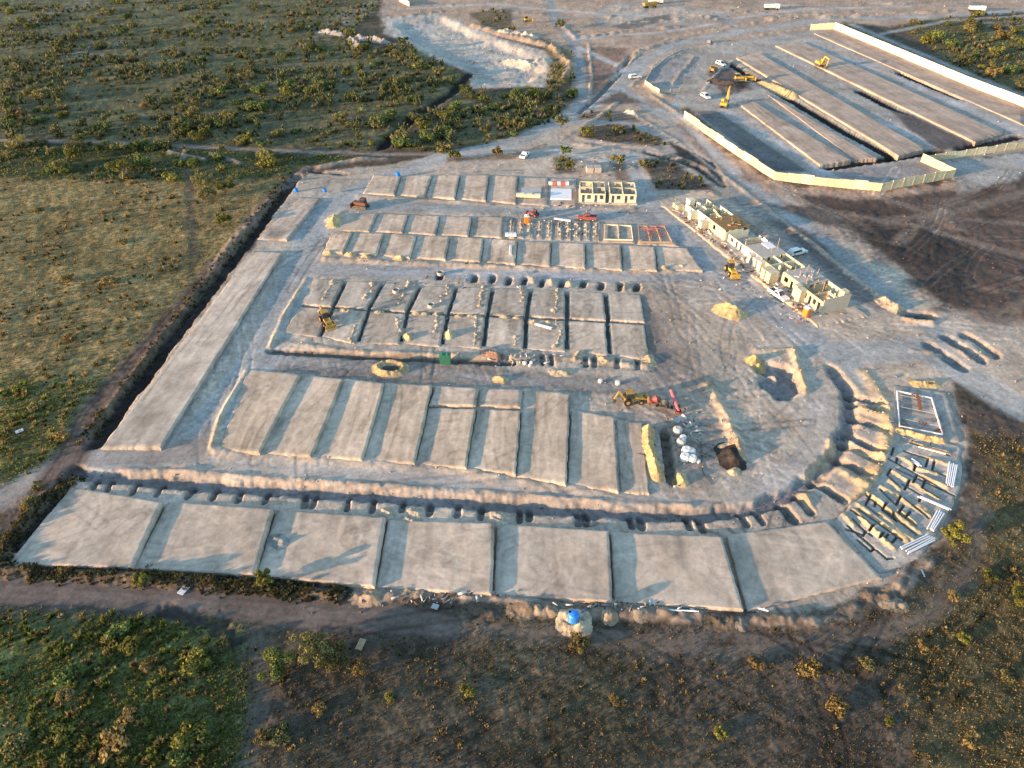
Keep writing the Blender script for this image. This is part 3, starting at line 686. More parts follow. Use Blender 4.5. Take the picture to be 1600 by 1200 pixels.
TB_M = [(466, 475), (521, 478), (576, 482), (637, 486), (700, 489), (762, 491), (823, 494), (886, 497), (950, 500), (1011, 503)]
TB_B = [(438, 520), (499, 526), (558, 537), (626, 537), (690, 541), (755, 544), (820, 546), (886, 549), (953, 555), (1018, 562)]
TB_M2 = [(u - 1, v + 4) for u, v in TB_M]
row_of_pads(TB_T, TB_M, 0.0, 0.22, 'back line of the trenched block', 'pads in the back line of the trenched block', c=(0.42, 0.36, 0.295), gap=3.5, n=34, skirt=0.9, tones={7: 1.06, 8: 1.1})
row_of_pads(TB_M2, TB_B, 0.0, 0.22, 'front line of the trenched block', 'pads in the front line of the trenched block', c=(0.45, 0.375, 0.30), gap=3.5, n=34, skirt=0.9, tones={7: 1.1, 8: 1.12})
row_of_pads([(386, 575), (470, 584), (537, 591), (601, 598), (676, 601)], [(340, 702), (405, 707), (487, 713), (567, 718), (648, 724)], 0.08, 0.72, 'long block behind the front ditch', 'long pads behind the front ditch', c=(0.47, 0.385, 0.30), gap=1.0, n=50, tones={0: 0.93})
for i, (cn, zl, zr) in enumerate([([(670, 637), (743, 638), (727, 731), (650, 724)], 0.08, 0.72), ([(746, 638), (813, 641), (805, 740), (729, 731)], 0.08, 0.72), ([(818, 606), (890, 614), (885, 757), (807, 745)], 0.08, 0.68), ([(893, 640), (959, 650), (967, 768), (887, 757)], 0.08, 0.68), ([(963, 655), (1002, 660), (1014, 771), (970, 769)], 0.1, 0.3)]):
    pad(cn, zl, zr, f'{NUM[i + 4]} graded pad from the left in the long block behind the front ditch', group='long pads behind the front ditch', c=(0.47, 0.385, 0.30), tone=(0.92, 1.02, 1.02, 0.98, 0.95)[i], n=50)
for i, cn in enumerate([[(681, 602), (747, 606), (743, 633), (671, 632)], [(750, 606), (815, 608), (813, 636), (746, 633)]]):
    pad(cn, 0.3, 0.75, ('short shaded terrace behind the fifth long pad', 'short shaded terrace behind the sixth long pad')[i], group='short terraces', n=20)
FRONT = [([(112, 760), (252, 784), (205, 886), (12, 880)], .1, .8), ([(262, 783), (426, 795), (396, 897), (208, 889)], .12, .85), ([(432, 796), (601, 808), (584, 916), (400, 898)], .12, .88), ([(606, 812), (772, 817), (768, 927), (588, 918)], .12, .9), ([(777, 818), (951, 829), (957, 940), (772, 929)], .12, .9), ([(955, 831), (1128, 838), (1162, 952), (960, 941)], .12, .85), ([(1136, 836), (1292, 814), (1378, 902), (1168, 955)], .12, .5)]
for i, (cn, zl, zr) in enumerate(FRONT):
    pad(cn, zl, zr, f'{NUM[i]} large graded pad from the left in the front row', group='large pads in the front row', c=(0.48, 0.395, 0.315), tone=0.96 + 0.07 * random.random(), n=72, streak=0.16, skirt=1.2, rag=0.14)
pad([(1395, 600), (1478, 612), (1503, 690), (1398, 690)], .1, .25, 'pale fill under the formed slab at the end of the arc', 'building_pad', None, (0.43, 0.38, 0.33), n=30, skirt=0.8)
pad([(396, 391), (441, 393), (250, 698), (156, 702)], 0.1, 0.75, 'very long pale graded strip along the left edge of the site', 'graded_strip', None, (0.44, 0.385, 0.325), n=70, cat='graded strip')
pad([(470, 308), (500, 309), (448, 374), (402, 374)], 0.1, 0.6, 'short pale graded strip at the upper left corner of the site', 'graded_strip', None, (0.41, 0.355, 0.30), n=36, cat='graded strip')
# long strips of the walled works at the upper right
TAN = (0.40, 0.315, 0.25)
for i, (cn, zl, zr, lab) in enumerate([
    ([(1272, 52), (1302, 45), (1602, 168), (1602, 196)], .35, .55, 'long tan strip right under the far pale wall'),
    ([(1212, 71), (1252, 64), (1570, 208), (1524, 222)], .6, .75, 'long tan strip with a small yellow excavator on it'),
    ([(1150, 90), (1186, 82), (1446, 232), (1404, 243)], .6, .75, 'long tan strip right of the long black cut'),
    ([(1200, 148), (1222, 160), (1370, 247), (1336, 250)], .25, .45, 'tan strip between the black cut and the grey lane'),
    ([(1152, 160), (1178, 158), (1330, 250), (1282, 258)], .55, .7, 'tan strip beside the grey lane near the yellow wall')]):
    pad(cn, zl, zr, lab, 'graded_strip', 'strips in the walled works', TAN, n=46, cat='graded strip', rag=0.25, skirt=1.6, streak=0.2)

# ------------------------------------------------------------------ heaps of sand, spoil and rubble
def heap(name, pts, width, h, label, cat, c=C_SAND, group=None, bumps=0.5, hollow=0.0, res=None, zbase=None, sharp=1.35, lump=1.4, seed=5, cones=0):
    """a heap along a line: pts are image pixels, width and height in metres"""
    P = GP(pts) if len(pts) > 1 else GP([pts[0], (pts[0][0] + 0.4, pts[0][1])])
    A = np.array(P); r = width / 2 + 0.5
    res = res or max(0.13, width / 26)
    xs = np.arange(A[:, 0].min() - r, A[:, 0].max() + r, res); ys = np.arange(A[:, 1].min() - r, A[:, 1].max() + r, res)
    XX, YY = np.meshgrid(xs, ys)
    nz = fbm(XX, YY, lump, 4, seed); n2 = fbm(XX, YY, 0.55, 3, seed + 3, 0.7)
    if cones:
        g = np.random.default_rng(seed); tot = sum(math.dist(a, b) for a, b in zip(P[:-1], P[1:])); k = max(2, int(tot / cones))
        cum = np.r_[0, np.cumsum([math.dist(a, b) for a, b in zip(P[:-1], P[1:])])]; dcone = np.full(XX.shape, 9.0)
        for q in range(k):
            t_ = tot * (q + .5 + .3 * g.normal()) / k; cx = np.interp(t_, cum, A[:, 0]) + .25 * g.normal(); cy = np.interp(t_, cum, A[:, 1]) + .2 * g.normal(); sc = g.uniform(.35, 1.15)
            dcone = np.minimum(dcone, np.hypot(XX - cx, YY - cy) / (width / 2 * sc))
        d = np.minimum(dcone, seg_dist(XX, YY, P) / (width * .35) + .45) + 0.3 * nz
    else: d = seg_dist(XX, YY, P) / (width / 2) + 0.22 * nz
    prof = np.clip(1 - d, 0, None) ** sharp
    if hollow: prof = np.where(d < 0.55, np.clip(d / 0.55, 0, 1) * (1 - 0.55) * hollow + (1 - hollow) * prof, np.clip(1 - d, 0, None))
    H = h * prof * np.clip(1 + bumps * nz + 0.25 * n2, 0.08, None) + 0.06 * n2 * (prof > 0.05)
    idx = np.arange(XX.size).reshape(XX.shape)
    keep = (d < 1.12)
    fk = keep[1:, :-1] | keep[1:, 1:] | keep[:-1, 1:] | keep[:-1, :-1]
    F = np.stack([idx[:-1, :-1], idx[:-1, 1:], idx[1:, 1:], idx[1:, :-1]], -1)[fk]
    cen = A.mean(0); zb = hz(*cen) if zbase is None else zbase
    Z = (hzv(XX, YY) - 0.04 if zbase is None else zb - 0.12) + H + np.where(d > 1, -0.5 * (d - 1), 0.0)
    used, inv = np.unique(F, return_inverse=True)
    V = np.stack([XX.ravel(), YY.ravel(), Z.ravel()], 1)[used] - np.array([cen[0], cen[1], zb])
    cc = (np.array(c)[None, :] * (1 + 0.2 * nz + 0.35 * n2).ravel()[used][:, None])
    me = np_mesh(name, V, inv.reshape(-1, 4), np.clip(cc, 0.01, 0.8), M['heap'])
    o = link(name, me, (cen[0], cen[1], zb))
    return tag(o, label, cat, group)

heap('sand_heap', [(1132, 484), (1147, 490)], 6.0, 2.2, 'large yellow sand heap beside the street bend', 'sand heap', (0.50, 0.38, 0.2), bumps=0.4)
heap('sand_heap', [(1176, 563), (1186, 570)], 3.6, 1.4, 'small yellow sand heap by the open pit', 'sand heap', (0.46, 0.33, 0.15), bumps=0.25)
heap('sand_ring', [(610 + 21 * math.cos(k * .3927), 576 + 8.5 * math.sin(k * .3927)) for k in range(17)], 2.6, 0.9, 'ring of yellow sand with a dark hollow centre', 'sand heap', (0.42, 0.31, 0.17), bumps=0.5)
heap('dark_mix', [(603, 575), (620, 575)], 3.0, 0.35, 'dark wet mix inside the ring of sand', 'mix', (0.1, 0.09, 0.08), bumps=0.4)
heap('spoil_berm', [(1011, 672), (1012, 700), (1020, 725), (1026, 745)], 2.8, 1.6, 'long golden spoil berm beside the open trench', 'spoil berm', (0.46, 0.34, 0.18), bumps=0.5)
heap('spoil_heap', [(1062, 745), (1066, 755)], 2.4, 1.0, 'golden spoil heap at the near end of the open trench', 'spoil heap', (0.48, 0.36, 0.2))
heap('sand_heap', [(778, 592), (786, 594)], 2.6, 0.8, 'low golden heap behind the seventh long pad', 'sand heap', (0.46, 0.34, 0.19))
heap('sand_heap', [(868, 582), (885, 583)], 3.0, 0.6, 'low pale heap on the muddy lane near the sacks', 'sand heap', (0.46, 0.37, 0.25))
heap('burnt_mound', [(1137, 706), (1145, 722)], 5.2, 1.0, 'dark burnt rubble mound ringed by pale soil', 'rubble mound', (0.05, 0.042, 0.038), bumps=0.9)
heap('spoil_heap', [(1128, 700), (1150, 694), (1158, 715)], 2.2, 0.8, 'pale soil rim around the dark burnt mound', 'spoil heap', (0.42, 0.32, 0.22))
heap('spoil_heap', [(1145, 738), (1150, 735)], 2.2, 0.7, 'small pale heap below the dark burnt mound', 'spoil heap', (0.46, 0.36, 0.23))
heap('sand_heap', [(524, 342), (520, 352)], 4.2, 1.6, 'tall golden heap at the left end of the double row', 'sand heap', (0.5, 0.38, 0.2))
for i, (u, v) in enumerate([(512, 395), (545, 398), (570, 402), (622, 404), (1062, 417), (1046, 410), (1033, 418)]):
    heap('spoil_heap', [(u, v), (u + 4, v + 1)], 3.0 - 0.2 * (i % 3), 1.0, f'{NUM[i]} golden heap from the left along the front of the double row', 'spoil heap', (0.48, 0.36, 0.2), 'heaps in front of the double row', seed=20 + i)
for i, (u, v, w) in enumerate([(648, 800, 2.6), (640, 812, 2.2), (605, 800, 1.8), (778, 804, 2.6), (775, 812, 2.0), (437, 845, 2.2)]):
    heap('spoil_heap', [(u - 4, v), (u + 5, v + 5)], w * 1.2, 0.62, ('tallest spoil heap behind the fourth front pad', 'low spoil heap behind the fourth front pad', 'spoil heap behind the third front pad', 'spoil heap at the back corner of the fifth front pad', 'low spoil heap between the fourth and fifth front pads', 'small grey heap standing alone on the third front pad')[i], 'spoil heap', (0.4, 0.34, 0.26) if i < 5 else (0.24, 0.24, 0.22), 'heaps at the front row', zbase=None if i < 5 else .3, bumps=.9, lump=.9, seed=40 + i)
# rows of dug-out soil beside the trenches
for i, (pts, line) in enumerate([([(521, 440), (512, 455), (504, 470)], 'back'), ([(584, 443), (575, 458), (567, 470)], 'back'), ([(641, 440), (634, 455), (622, 476)], 'back'), ([(699, 446), (694, 462), (688, 478)], 'back'), ([(755, 447), (752, 462), (748, 482)], 'back'), ([(813, 449), (817, 474)], 'back'), ([(872, 451), (870, 470), (867, 490)], 'back'),
        ([(556, 508), (551, 520), (549, 536)], 'front'), ([(618, 496), (622, 512), (626, 522)], 'front'), ([(681, 490), (683, 508), (679, 522)], 'front'), ([(746, 494), (744, 512), (741, 540)], 'front'), ([(804, 524), (806, 545)], 'front'), ([(868, 502), (876, 520), (868, 545)], 'front')]):
    k = i if line == 'back' else i - 7
    heap('spoil_heap', pts, 2.0, 0.68, f'{NUM[k]} row of golden spoil from the left on the {line} line of trenched pads', 'spoil heap', (0.39, 0.325, 0.25), f'spoil rows on the {line} trenched pads', bumps=0.8, lump=0.8, cones=1.3, zbase=0.12, seed=60 + i)
for i, (u, v) in enumerate([(500, 487), (535, 485), (545, 487), (590, 488), (650, 490), (662, 491), (716, 495), (734, 494), (787, 496), (806, 498), (832, 503), (856, 504)]):
    heap('spoil_heap', [(u, v), (u + 3, v)], 1.9, 0.6, f'{NUM[i]} small clod of dug soil from the left in front of the middle trench', 'spoil heap', (0.44, 0.34, 0.22), 'clods along the middle trench', zbase=0.1, seed=90 + i)
heap('spoil_heap', [(702, 521), (702, 527)], 2.2, 1.1, 'round golden cone right of the fourth front trench', 'spoil heap', (0.5, 0.4, 0.24), zbase=0.1)
heap('spoil_heap', [(636, 525), (640, 530)], 2.0, 0.9, 'round golden cone near the front end of the third trench', 'spoil heap', (0.5, 0.38, 0.22), zbase=0.1)
for i, (pts, w) in enumerate([([(1012, 558), (1016, 568)], 3.0), ([(760, 552), (775, 556)], 3.2), ([(940, 560), (946, 565)], 2.4), ([(905, 552), (898, 562)], 2.0)]):
    heap('spoil_heap', pts, w, 0.7, ('golden heap at the front right corner of the trenched block', 'reddish heap in front of the sixth trench', 'golden heap between the front notches', 'low golden heap left of the front notches')[i], 'spoil heap', ((0.46, 0.35, 0.22), (0.34, 0.2, 0.14), (0.44, 0.34, 0.22), (0.42, 0.33, 0.23))[i], seed=110 + i)
for i, (u, v, w, h, c, lab) in enumerate([(895, 973, 4.4, 1.3, (0.46, 0.38, 0.27), 'pale sand mound carrying the blue water tank'), (812, 955, 2.8, 1.0, (0.2, 0.15, 0.11), 'brown soil mound left of the blue water tank'), (838, 955, 2.0, 0.9, (0.42, 0.33, 0.24), 'pale cone just left of the blue water tank'), (862, 958, 2.0, 0.8, (0.4, 0.31, 0.22), 'small pale cone touching the water tank mound'), (952, 966, 2.6, 1.0, (0.4, 0.31, 0.21), 'pale cone right of the blue water tank'), (1000, 965, 2.4, 0.9, (0.3, 0.25, 0.2), 'grey cone farther right of the water tank'), (1128, 972, 3.4, 1.4, (0.03, 0.026, 0.024), 'black soil mound in front of the sixth front pad'), (1142, 974, 2.6, 1.1, (0.26, 0.21, 0.17), 'grey mound beside the black soil mound'), (755, 955, 3.2, 1.0, (0.05, 0.035, 0.03), 'dark brown mound in front of the fourth front pad'), (570, 935, 3.0, 1.0, (0.42, 0.32, 0.23), 'pale bank below the third front pad'), (650, 925, 2.6, 0.7, (0.34, 0.27, 0.2), 'low pale bank below the fourth front pad'), (1368, 930, 3.2, 1.2, (0.12, 0.09, 0.07), 'dark soil mound at the lower end of the arc'), (1395, 945, 2.6, 1.0, (0.34, 0.28, 0.21), 'pale soil tongue at the lower end of the arc')]):
    heap('soil_mound', [(u, v)] if i in (2, 3, 4, 5) else [(u - 5, v), (u + 3, v + 1), (u + 9, v + 3)] if i == 0 else [(u - 12, v - 1), (u, v + 1), (u + 14, v + 2)], w * 1.0, h * (.95 if i == 0 else .7 if i in (2, 3, 4) else .42), lab, 'soil mound', c if i == 0 else tuple(.55 * a + .45 * b for a, b in zip(c, (.2, .16, .12))), bumps=1.2, lump=.9, group='mounds along the front edge of the site', seed=130 + i)
for i, (pts, w, h, lab) in enumerate([([(560, 60), (600, 66)], 6, 2.0, 'grey spoil heap at the left end of the quarry'), ([(505, 50), (535, 55)], 6, 1.8, 'long grey spoil heap in the scrub left of the quarry'), ([(548, 62), (565, 75)], 5, 1.8, 'grey cone between the scrub and the quarry'), ([(800, 92), (830, 100), (845, 95)], 11, 2.2, 'broken white rock heap on the quarry floor'), ([(790, 52), (830, 58)], 8, 2.0, 'lit pale rock bank at the far right of the quarry'), ([(980, 176), (990, 178)], 3, 1.2, 'small pale cone between the tracks')]):
    heap('rock_heap', pts, w, h, lab, 'rock heap', (0.32, 0.29, 0.26) if i < 3 else (0.5, 0.44, 0.36), 'heaps round the quarry', bumps=0.9, lump=2.2, res=0.35, seed=150 + i)
heap('soil_mound', [(1190, 128), (1240, 150)], 7, 1.6, 'golden earth bank under the yellow bulldozers', 'soil mound', (0.46, 0.34, 0.19), seed=170, res=0.4)
heap('soil_mound', [(1118, 128), (1150, 135)], 8, 1.2, 'dark earth heap behind the tall yellow excavator', 'soil mound', (0.08, 0.062, 0.055), bumps=1.0, seed=171, res=0.4)
heap('soil_mound', [(1380, 470), (1400, 482)], 5, 1.0, 'low pale mound past the end house', 'soil mound', (0.42, 0.33, 0.24), bumps=0.9, seed=172)

# ------------------------------------------------------------------ foundations of the arc: earth bed with footings dug into it
RIDGES = [((1299, 820), (1364, 895)), ((1335, 800), (1372, 838)), ((1340, 790), (1415, 846)), ((1352, 771), (1437, 834)), ((1376, 762), (1406, 777)), ((1407, 780), (1450, 808)), ((1394, 738), (1415, 752)), ((1421, 753), (1465, 781)), ((1420, 693), (1478, 708)), ((1412, 718), (1424, 727)), ((1372, 838), (1395, 858)), ((1425, 732), (1462, 742))]
TRENCH = [[(1325, 823), (1385, 874), (1395, 873)], [(1322, 828), (1345, 835)], [(1330, 798), (1392, 849)], [(1342, 797), (1409, 845)], [(1350, 772), (1431, 836)], [(1376, 766), (1400, 790), (1407, 776)], [(1392, 733), (1386, 743), (1405, 762)], [(1401, 734), (1490, 775)], [(1421, 751), (1413, 766)], [(1385, 716), (1478, 768)], [(1388, 835), (1382, 842)], [(1400, 841), (1393, 849)], [(1402, 716), (1400, 724), (1408, 728)], [(1430, 726), (1428, 736)], [(1410, 690), (1482, 712)], [(1395, 802), (1400, 815)], [(1368, 785), (1366, 792)], [(1408, 778), (1450, 810)], [(1352, 830), (1362, 838)]]
RIDGES += [((1345, 812), (1385, 852)), ((1388, 752), (1404, 766)), ((1440, 745), (1478, 762)), ((1405, 800), (1428, 818)), ((1436, 792), (1446, 798)), ((1362, 778), (1380, 792)), ((1398, 826), (1425, 845)), ((1318, 806), (1332, 822)), ((1450, 718), (1484, 728)), ((1376, 805), (1392, 818))]
TRENCH += [[(1360, 775), (1352, 790), (1372, 806)], [(1385, 786), (1378, 798), (1396, 812)], [(1410, 758), (1440, 775), (1436, 784)], [(1412, 790), (1404, 802), (1430, 822)], [(1432, 744), (1426, 756)], [(1446, 750), (1440, 764), (1466, 780)], [(1412, 706), (1450, 718), (1446, 730)], [(1332, 812), (1352, 832), (1348, 838)], [(1365, 820), (1358, 830)], [(1380, 832), (1374, 842)], [(1422, 800), (1416, 808)], [(1460, 722), (1456, 736), (1490, 750)], [(1396, 700), (1392, 712)], [(1340, 845), (1360, 862), (1366, 858)]]
def arc_bed():
    P = GP(ARC); A = np.array(P)
    res = 0.125
    xs = np.arange(A[:, 0].min() - 1, A[:, 0].max() + 1, res); ys = np.arange(A[:, 1].min() - 1, A[:, 1].max() + 1, res)
    XX, YY = np.meshgrid(xs, ys)
    n1 = fbm(XX, YY, 2.5, 3, 8); n2 = fbm(XX, YY, 0.7, 3, 9)
    sd = poly_sd(XX, YY, P) + 0.5 * n1
    Z = 0.18 + 0.04 * n1 + 0.03 * n2 - 0.7 * sstep(0.6, -0.3, sd)
    C = np.array((0.41, 0.37, 0.325))[None, None] * (1 + 0.12 * n1 + 0.1 * n2)[..., None]
    for a, b in RIDGES:
        dd_ = seg_dist(XX, YY, GP([a, b])) + 0.25 * n2
        m = sstep(0.72, 0.05, dd_ + 0.15 * n1); Z += 0.3 * m * (1 + 0.6 * n2)
        C = C * (1 - sstep(0.1, 0.5, m)[..., None]) + np.array((0.48, 0.375, 0.235))[None, None] * (1 + 0.15 * n2)[..., None] * sstep(0.1, 0.5, m)[..., None]
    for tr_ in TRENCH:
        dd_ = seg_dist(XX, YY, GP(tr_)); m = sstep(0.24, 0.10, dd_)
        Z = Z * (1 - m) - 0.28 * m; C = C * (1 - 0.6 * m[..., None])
    idx = np.arange(XX.size).reshape(XX.shape); keep = sd > -0.6
    fk = keep[1:, :-1] & keep[1:, 1:] & keep[:-1, 1:] & keep[:-1, :-1]
    F = np.stack([idx[:-1, :-1], idx[:-1, 1:], idx[1:, 1:], idx[1:, :-1]], -1)[fk]
    used, inv = np.unique(F, return_inverse=True)
    cen = np.array([A[:, 0].mean(), A[:, 1].mean(), 0.0])
    V = np.stack([XX.ravel(), YY.ravel(), Z.ravel()], 1)[used] - cen
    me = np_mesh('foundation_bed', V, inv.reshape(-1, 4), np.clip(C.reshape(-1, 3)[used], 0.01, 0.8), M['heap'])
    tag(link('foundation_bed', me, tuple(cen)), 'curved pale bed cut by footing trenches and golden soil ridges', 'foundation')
arc_bed()

# ------------------------------------------------------------------ walls of the works at the upper right
def wall_run(name, pts, h, label, mat='wall', seg=4.0, th=0.22, steps=True, cat='wall'):
    """a boundary wall of panels between piers; every panel a piece of its own"""
    P = GP(pts); c = P[len(P) // 2]
    root = empty(name, (c[0], c[1], 0), 0, label, cat)
    for (x0, y0), (x1, y1) in zip(P[:-1], P[1:]):
        L = math.hypot(x1 - x0, y1 - y0); n = max(1, round(L / seg)); ang = math.atan2(y1 - y0, x1 - x0)
        for i in range(n):
            a = (i + 0.5) / n; l = L / n
            hh = h + (0.16 * ((i % 3) - 1) if steps else 0) + random.uniform(-0.04, 0.04)
            MB().box(-l / 2 + 0.13, l / 2 - 0.13, -th / 2, th / 2, -1.2, hh).build('panel', random.choice((mat, mat, 'wall_b', 'wall_c')) if mat == 'wall' else mat, root, (x0 + (x1 - x0) * a - c[0], y0 + (y1 - y0) * a - c[1], 0), ang)
            if i < n:
                MB().box(-0.15, 0.15, -th / 2 - 0.05, th / 2 + 0.05, -1.2, hh + 0.06).build('pier', mat, root, (x0 + (x1 - x0) * i / n - c[0], y0 + (y1 - y0) * i / n - c[1], 0), ang)
    return root
wall_run('boundary_wall', [(1069, 184), (1100, 207), (1150, 242), (1194, 271), (1210, 281), (1290, 291), (1375, 299), (1489, 277)], 2.6, 'cream boundary wall bending round the near side of the walled works', 'wall')
wall_run('boundary_wall', [(1489, 275), (1438, 252)], 2.4, 'short sunlit return wall at the corner of the works', 'wall')
wall_run('boundary_wall', [(1442, 254), (1600, 231), (1760, 206)], 2.2, 'cream wall running off the right edge past the works', 'wall')
wall_run('boundary_wall', [(1303, 47), (1400, 88), (1500, 131), (1600, 170), (1760, 232)], 3.6, 'tall pale wall along the far side of the works', 'wall_pale', 6.0, 0.3, False)
wall_run('boundary_wall', [(1266, 47), (1303, 46)], 3.0, 'short pale wall at the far corner of the works', 'wall_pale', 4.0)
wall_run('low_wall', [(1008, 132), (1018, 140), (1030, 147)], 1.8, 'low yellow wall at the tip of the curved grey lot', 'wall', 3.0, 0.22, True)
wall_run('low_wall', [(1033, 146), (1076, 141)], 1.2, 'low pale wall closing the curved grey lot', 'block', 4.0)
wall_run('low_wall', [(1008, 128), (1018, 110), (1040, 92), (1066, 78)], 0.6, 'low grey kerb wall curving round the grey lot', 'concrete', 4.0, 0.3, False)
wall_run('low_wall', [(624, 2), (640, 10)], 2.4, 'small pale wall at the top edge beyond the quarry', 'wall_pale', 6.0)

# ------------------------------------------------------------------ houses under construction
def wall_piece(root, p0, p1, h, openings=(), mat='wall', th=0.16, z0=0.0, name='wall', ragged=1.0):
    """straight wall from p0 to p1 in house coordinates; openings are (start, end, sill, head) along it"""
    L = math.dist(p0, p1); ang = math.atan2(p1[1] - p0[1], p1[0] - p0[0]); m = MB()
    x = 0.0
    for a, b, s, t in sorted(openings):
        if a > x: m.box(x, a, -th / 2, th / 2, z0, h)
        if s > z0: m.box(a, b, -th / 2, th / 2, z0, s)
        if t < h: m.box(a, b, -th / 2, th / 2, t, h)
        x = b
    if x < L and ragged and not openings:
        n = max(2, int(L / 0.8))
        for k in range(n):
            hk = h - random.choice((0, 0, 0, .2, .2, .4, .8, 1.2)) * ragged
            m.box(x + (L - x) * k / n, x + (L - x) * (k + 1) / n, -th / 2, th / 2, z0, hk)
    elif x < L: m.box(x, L, -th / 2, th / 2, z0, h)
    if mat == 'wall': mat = random.choice(('wall', 'wall_b', 'wall_c', 'wall_pale'))
    return m.build(name, mat, root, (p0[0], p0[1], 0), ang)
HA = G(1281, 492); HB = G(1060, 322)
ROW_AX = Vector((HB[0] - HA[0], HB[1] - HA[1])).normalized()
ROW_RZ = math.atan2(ROW_AX.y, ROW_AX.x) - math.pi      # local -x runs up the row, +y points to the back
def row_pt(a, dpt): return (HA[0] + ROW_AX.x * a + ROW_AX.y * dpt, HA[1] + ROW_AX.y * a - ROW_AX.x * dpt)
# local frame: x along the row away from the near end, y = depth; build with x mirrored so that depth points right
def house_root(a0, label):
    x, y = row_pt(a0, 0)
    ang = math.atan2(ROW_AX.y, ROW_AX.x)
    o = empty('unfinished_house', (x, y, 0.35), ang, label, 'house', 'row of houses under construction')
    return o
# in that frame +x runs up the row and -y points to the back of the house
def posts(root, spots, z, h=1.6):
    for x, y in spots:
        lean = (random.uniform(-.25, .25), random.uniform(-.25, .25))
        MB().bar((x, y, z), (x + lean[0], y + lean[1], z + h * random.uniform(.8, 1.25)), 0.09, 0.09).build('post', 'timber', root)
def clutter(root, n, x0, x1, y0, y1, z, mats=('timber', 'rust', 'block')):
    for i in range(n):
        x, y = random.uniform(x0, x1), random.uniform(y0, y1); l = random.uniform(.5, 1.6); w = random.uniform(.12, .5); r = random.uniform(0, 3.14)
        MB().box(-l / 2, l / 2, -w / 2, w / 2, 0, random.uniform(.06, .35)).build('plank', mats[i % len(mats)], root, (x, y, z), r)
def front_box(root, x, w, dpt, h, mat='wall'):
    m = MB().box(x, x + w, 0.09, dpt, 0, h).box(x - 0.06, x + w + 0.06, 0.06, dpt + 0.06, h, h + 0.12)
    return m.build('stair_box', mat, root)
def slab(root, x0, x1, y0, y1, z, mat, name='roof_slab', th=0.16): return MB().box(x0, x1, y0, y1, z, z + th).build(name, mat, root)
def floor(root, L, D): return MB().box(-0.15, L - 0.15, -D - 0.3, 2.2, -0.5, 0.0).build('floor_slab', 'concrete', root)
HH = 2.75; D = 7.2
# platform that carries the row
o = pad([row_pt(61, -4.4), row_pt(61, 9), row_pt(-4, 9.5), row_pt(-3.5, -3.6)], .3, .3, 'long raised earth platform under the row of unfinished houses', 'house_platform', None, (0.44, 0.36, 0.285), n=60, cat='platform', world=True, spread=1.1, skirt=.7, rag=.5)
W8 = 7.3
h = house_root(0.0, 'nearest unfinished house with a tall grey end wall')
floor(h, W8, D)
wall_piece(h, (0, 0.0), (0, -D), HH + 0.5, (), 'block', 0.2, name='end_wall', ragged=0)
wall_piece(h, (0.11, 0), (W8, 0), HH, [(0.6, 1.4, 0.0, 2.1), (2.0, 3.0, 0.9, 2.1), (3.6, 4.4, 0.0, 2.1), (5.2, 6.4, 0.9, 2.1)], name='front_wall')
wall_piece(h, (0.11, -D), (W8, -D), HH, [(1.5, 3.0, 0.9, 2.1), (4.5, 5.4, 0, 2.1)], 'wall', name='back_wall')
wall_piece(h, (3.6, -0.1), (3.6, -4.0), HH, [(1.2, 2.0, 0, 2.1)], 'wall')
wall_piece(h, (0.2, -4.1), (3.6, -4.1), HH, (), 'wall')
front_box(h, 5.6, 1.5, 1.7, HH, 'wall'); front_box(h, 7.25, 1.2, 1.5, HH + 0.2, 'wall')
MB().box(0.4, 1.9, -D + 0.3, -D + 1.7, 2.0, 3.8).build('water_tank_box', 'wall', h)
posts(h, [(1.5, -2), (2.4, -3), (3.2, -1.2), (4.4, -3.3), (5.2, -5), (6, -2), (2.0, -5.5)], 0.0, 3.8); clutter(h, 16, 0.5, 6.8, -6.5, -0.6, 0.02)
h = house_root(W8, 'unfinished house with a propped roof slab next to the end house')
floor(h, W8, D)
wall_piece(h, (0, 0), (W8, 0), HH, [(1.0, 2.0, 0.9, 2.1), (3.2, 4.0, 0, 2.1), (5.0, 6.4, 0.9, 2.1)], name='front_wall'); wall_piece(h, (0, -D), (W8, -D), HH, [(2, 3.5, .9, 2.1)], name='back_wall')
wall_piece(h, (W8 - 0.1, -0.1), (W8 - 0.1, -D + 0.1), HH, (), 'wall', name='party_wall'); wall_piece(h, (0.0, -0.1), (0.0, -D + 0.1), HH, (), 'wall', name='party_wall')
slab(h, 0.1, W8 - 0.2, -D + 0.05, -0.05, HH, 'block'); posts(h, [(1, -1.5), (2.5, -4), (4, -2), (5.5, -5), (6.4, -2.4), (3, -6)], HH + 0.15, 1.7); clutter(h, 12, 0.6, 6.6, -6.6, -0.6, HH + 0.16, ('timber', 'block', 'whiteslab'))
h = house_root(2 * W8, 'roofless unfinished house behind the parked white pickup')
floor(h, W8, D)
wall_piece(h, (0, 0), (W8, 0), HH, [(1.0, 1.9, 0, 2.1), (3.4, 4.6, 0.9, 2.1)], name='front_wall'); wall_piece(h, (0, -D), (W8, -D), HH, [(2, 3.5, .9, 2.1)], name='back_wall')
wall_piece(h, (W8 - 0.1, -0.1), (W8 - 0.1, -D + 0.1), HH, (), 'wall', name='party_wall')
wall_piece(h, (3.6, -0.1), (3.6, -D + 0.1), HH, [(2.5, 3.4, 0, 2.1)]); wall_piece(h, (3.7, -3.6), (W8 - 0.2, -3.6), HH, [(1, 1.9, 0, 2.1)]); wall_piece(h, (0.1, -4.2), (3.5, -4.2), HH, ())
front_box(h, -0.3, 1.7, 2.6, HH, 'wall'); front_box(h, 2.0, 1.4, 2.4, HH - 0.2, 'wall'); front_box(h, 5.2, 1.4, 1.4, HH, 'wall_pale')
h = house_root(3 * W8, 'unfinished house with a pale slab and two leaning props')
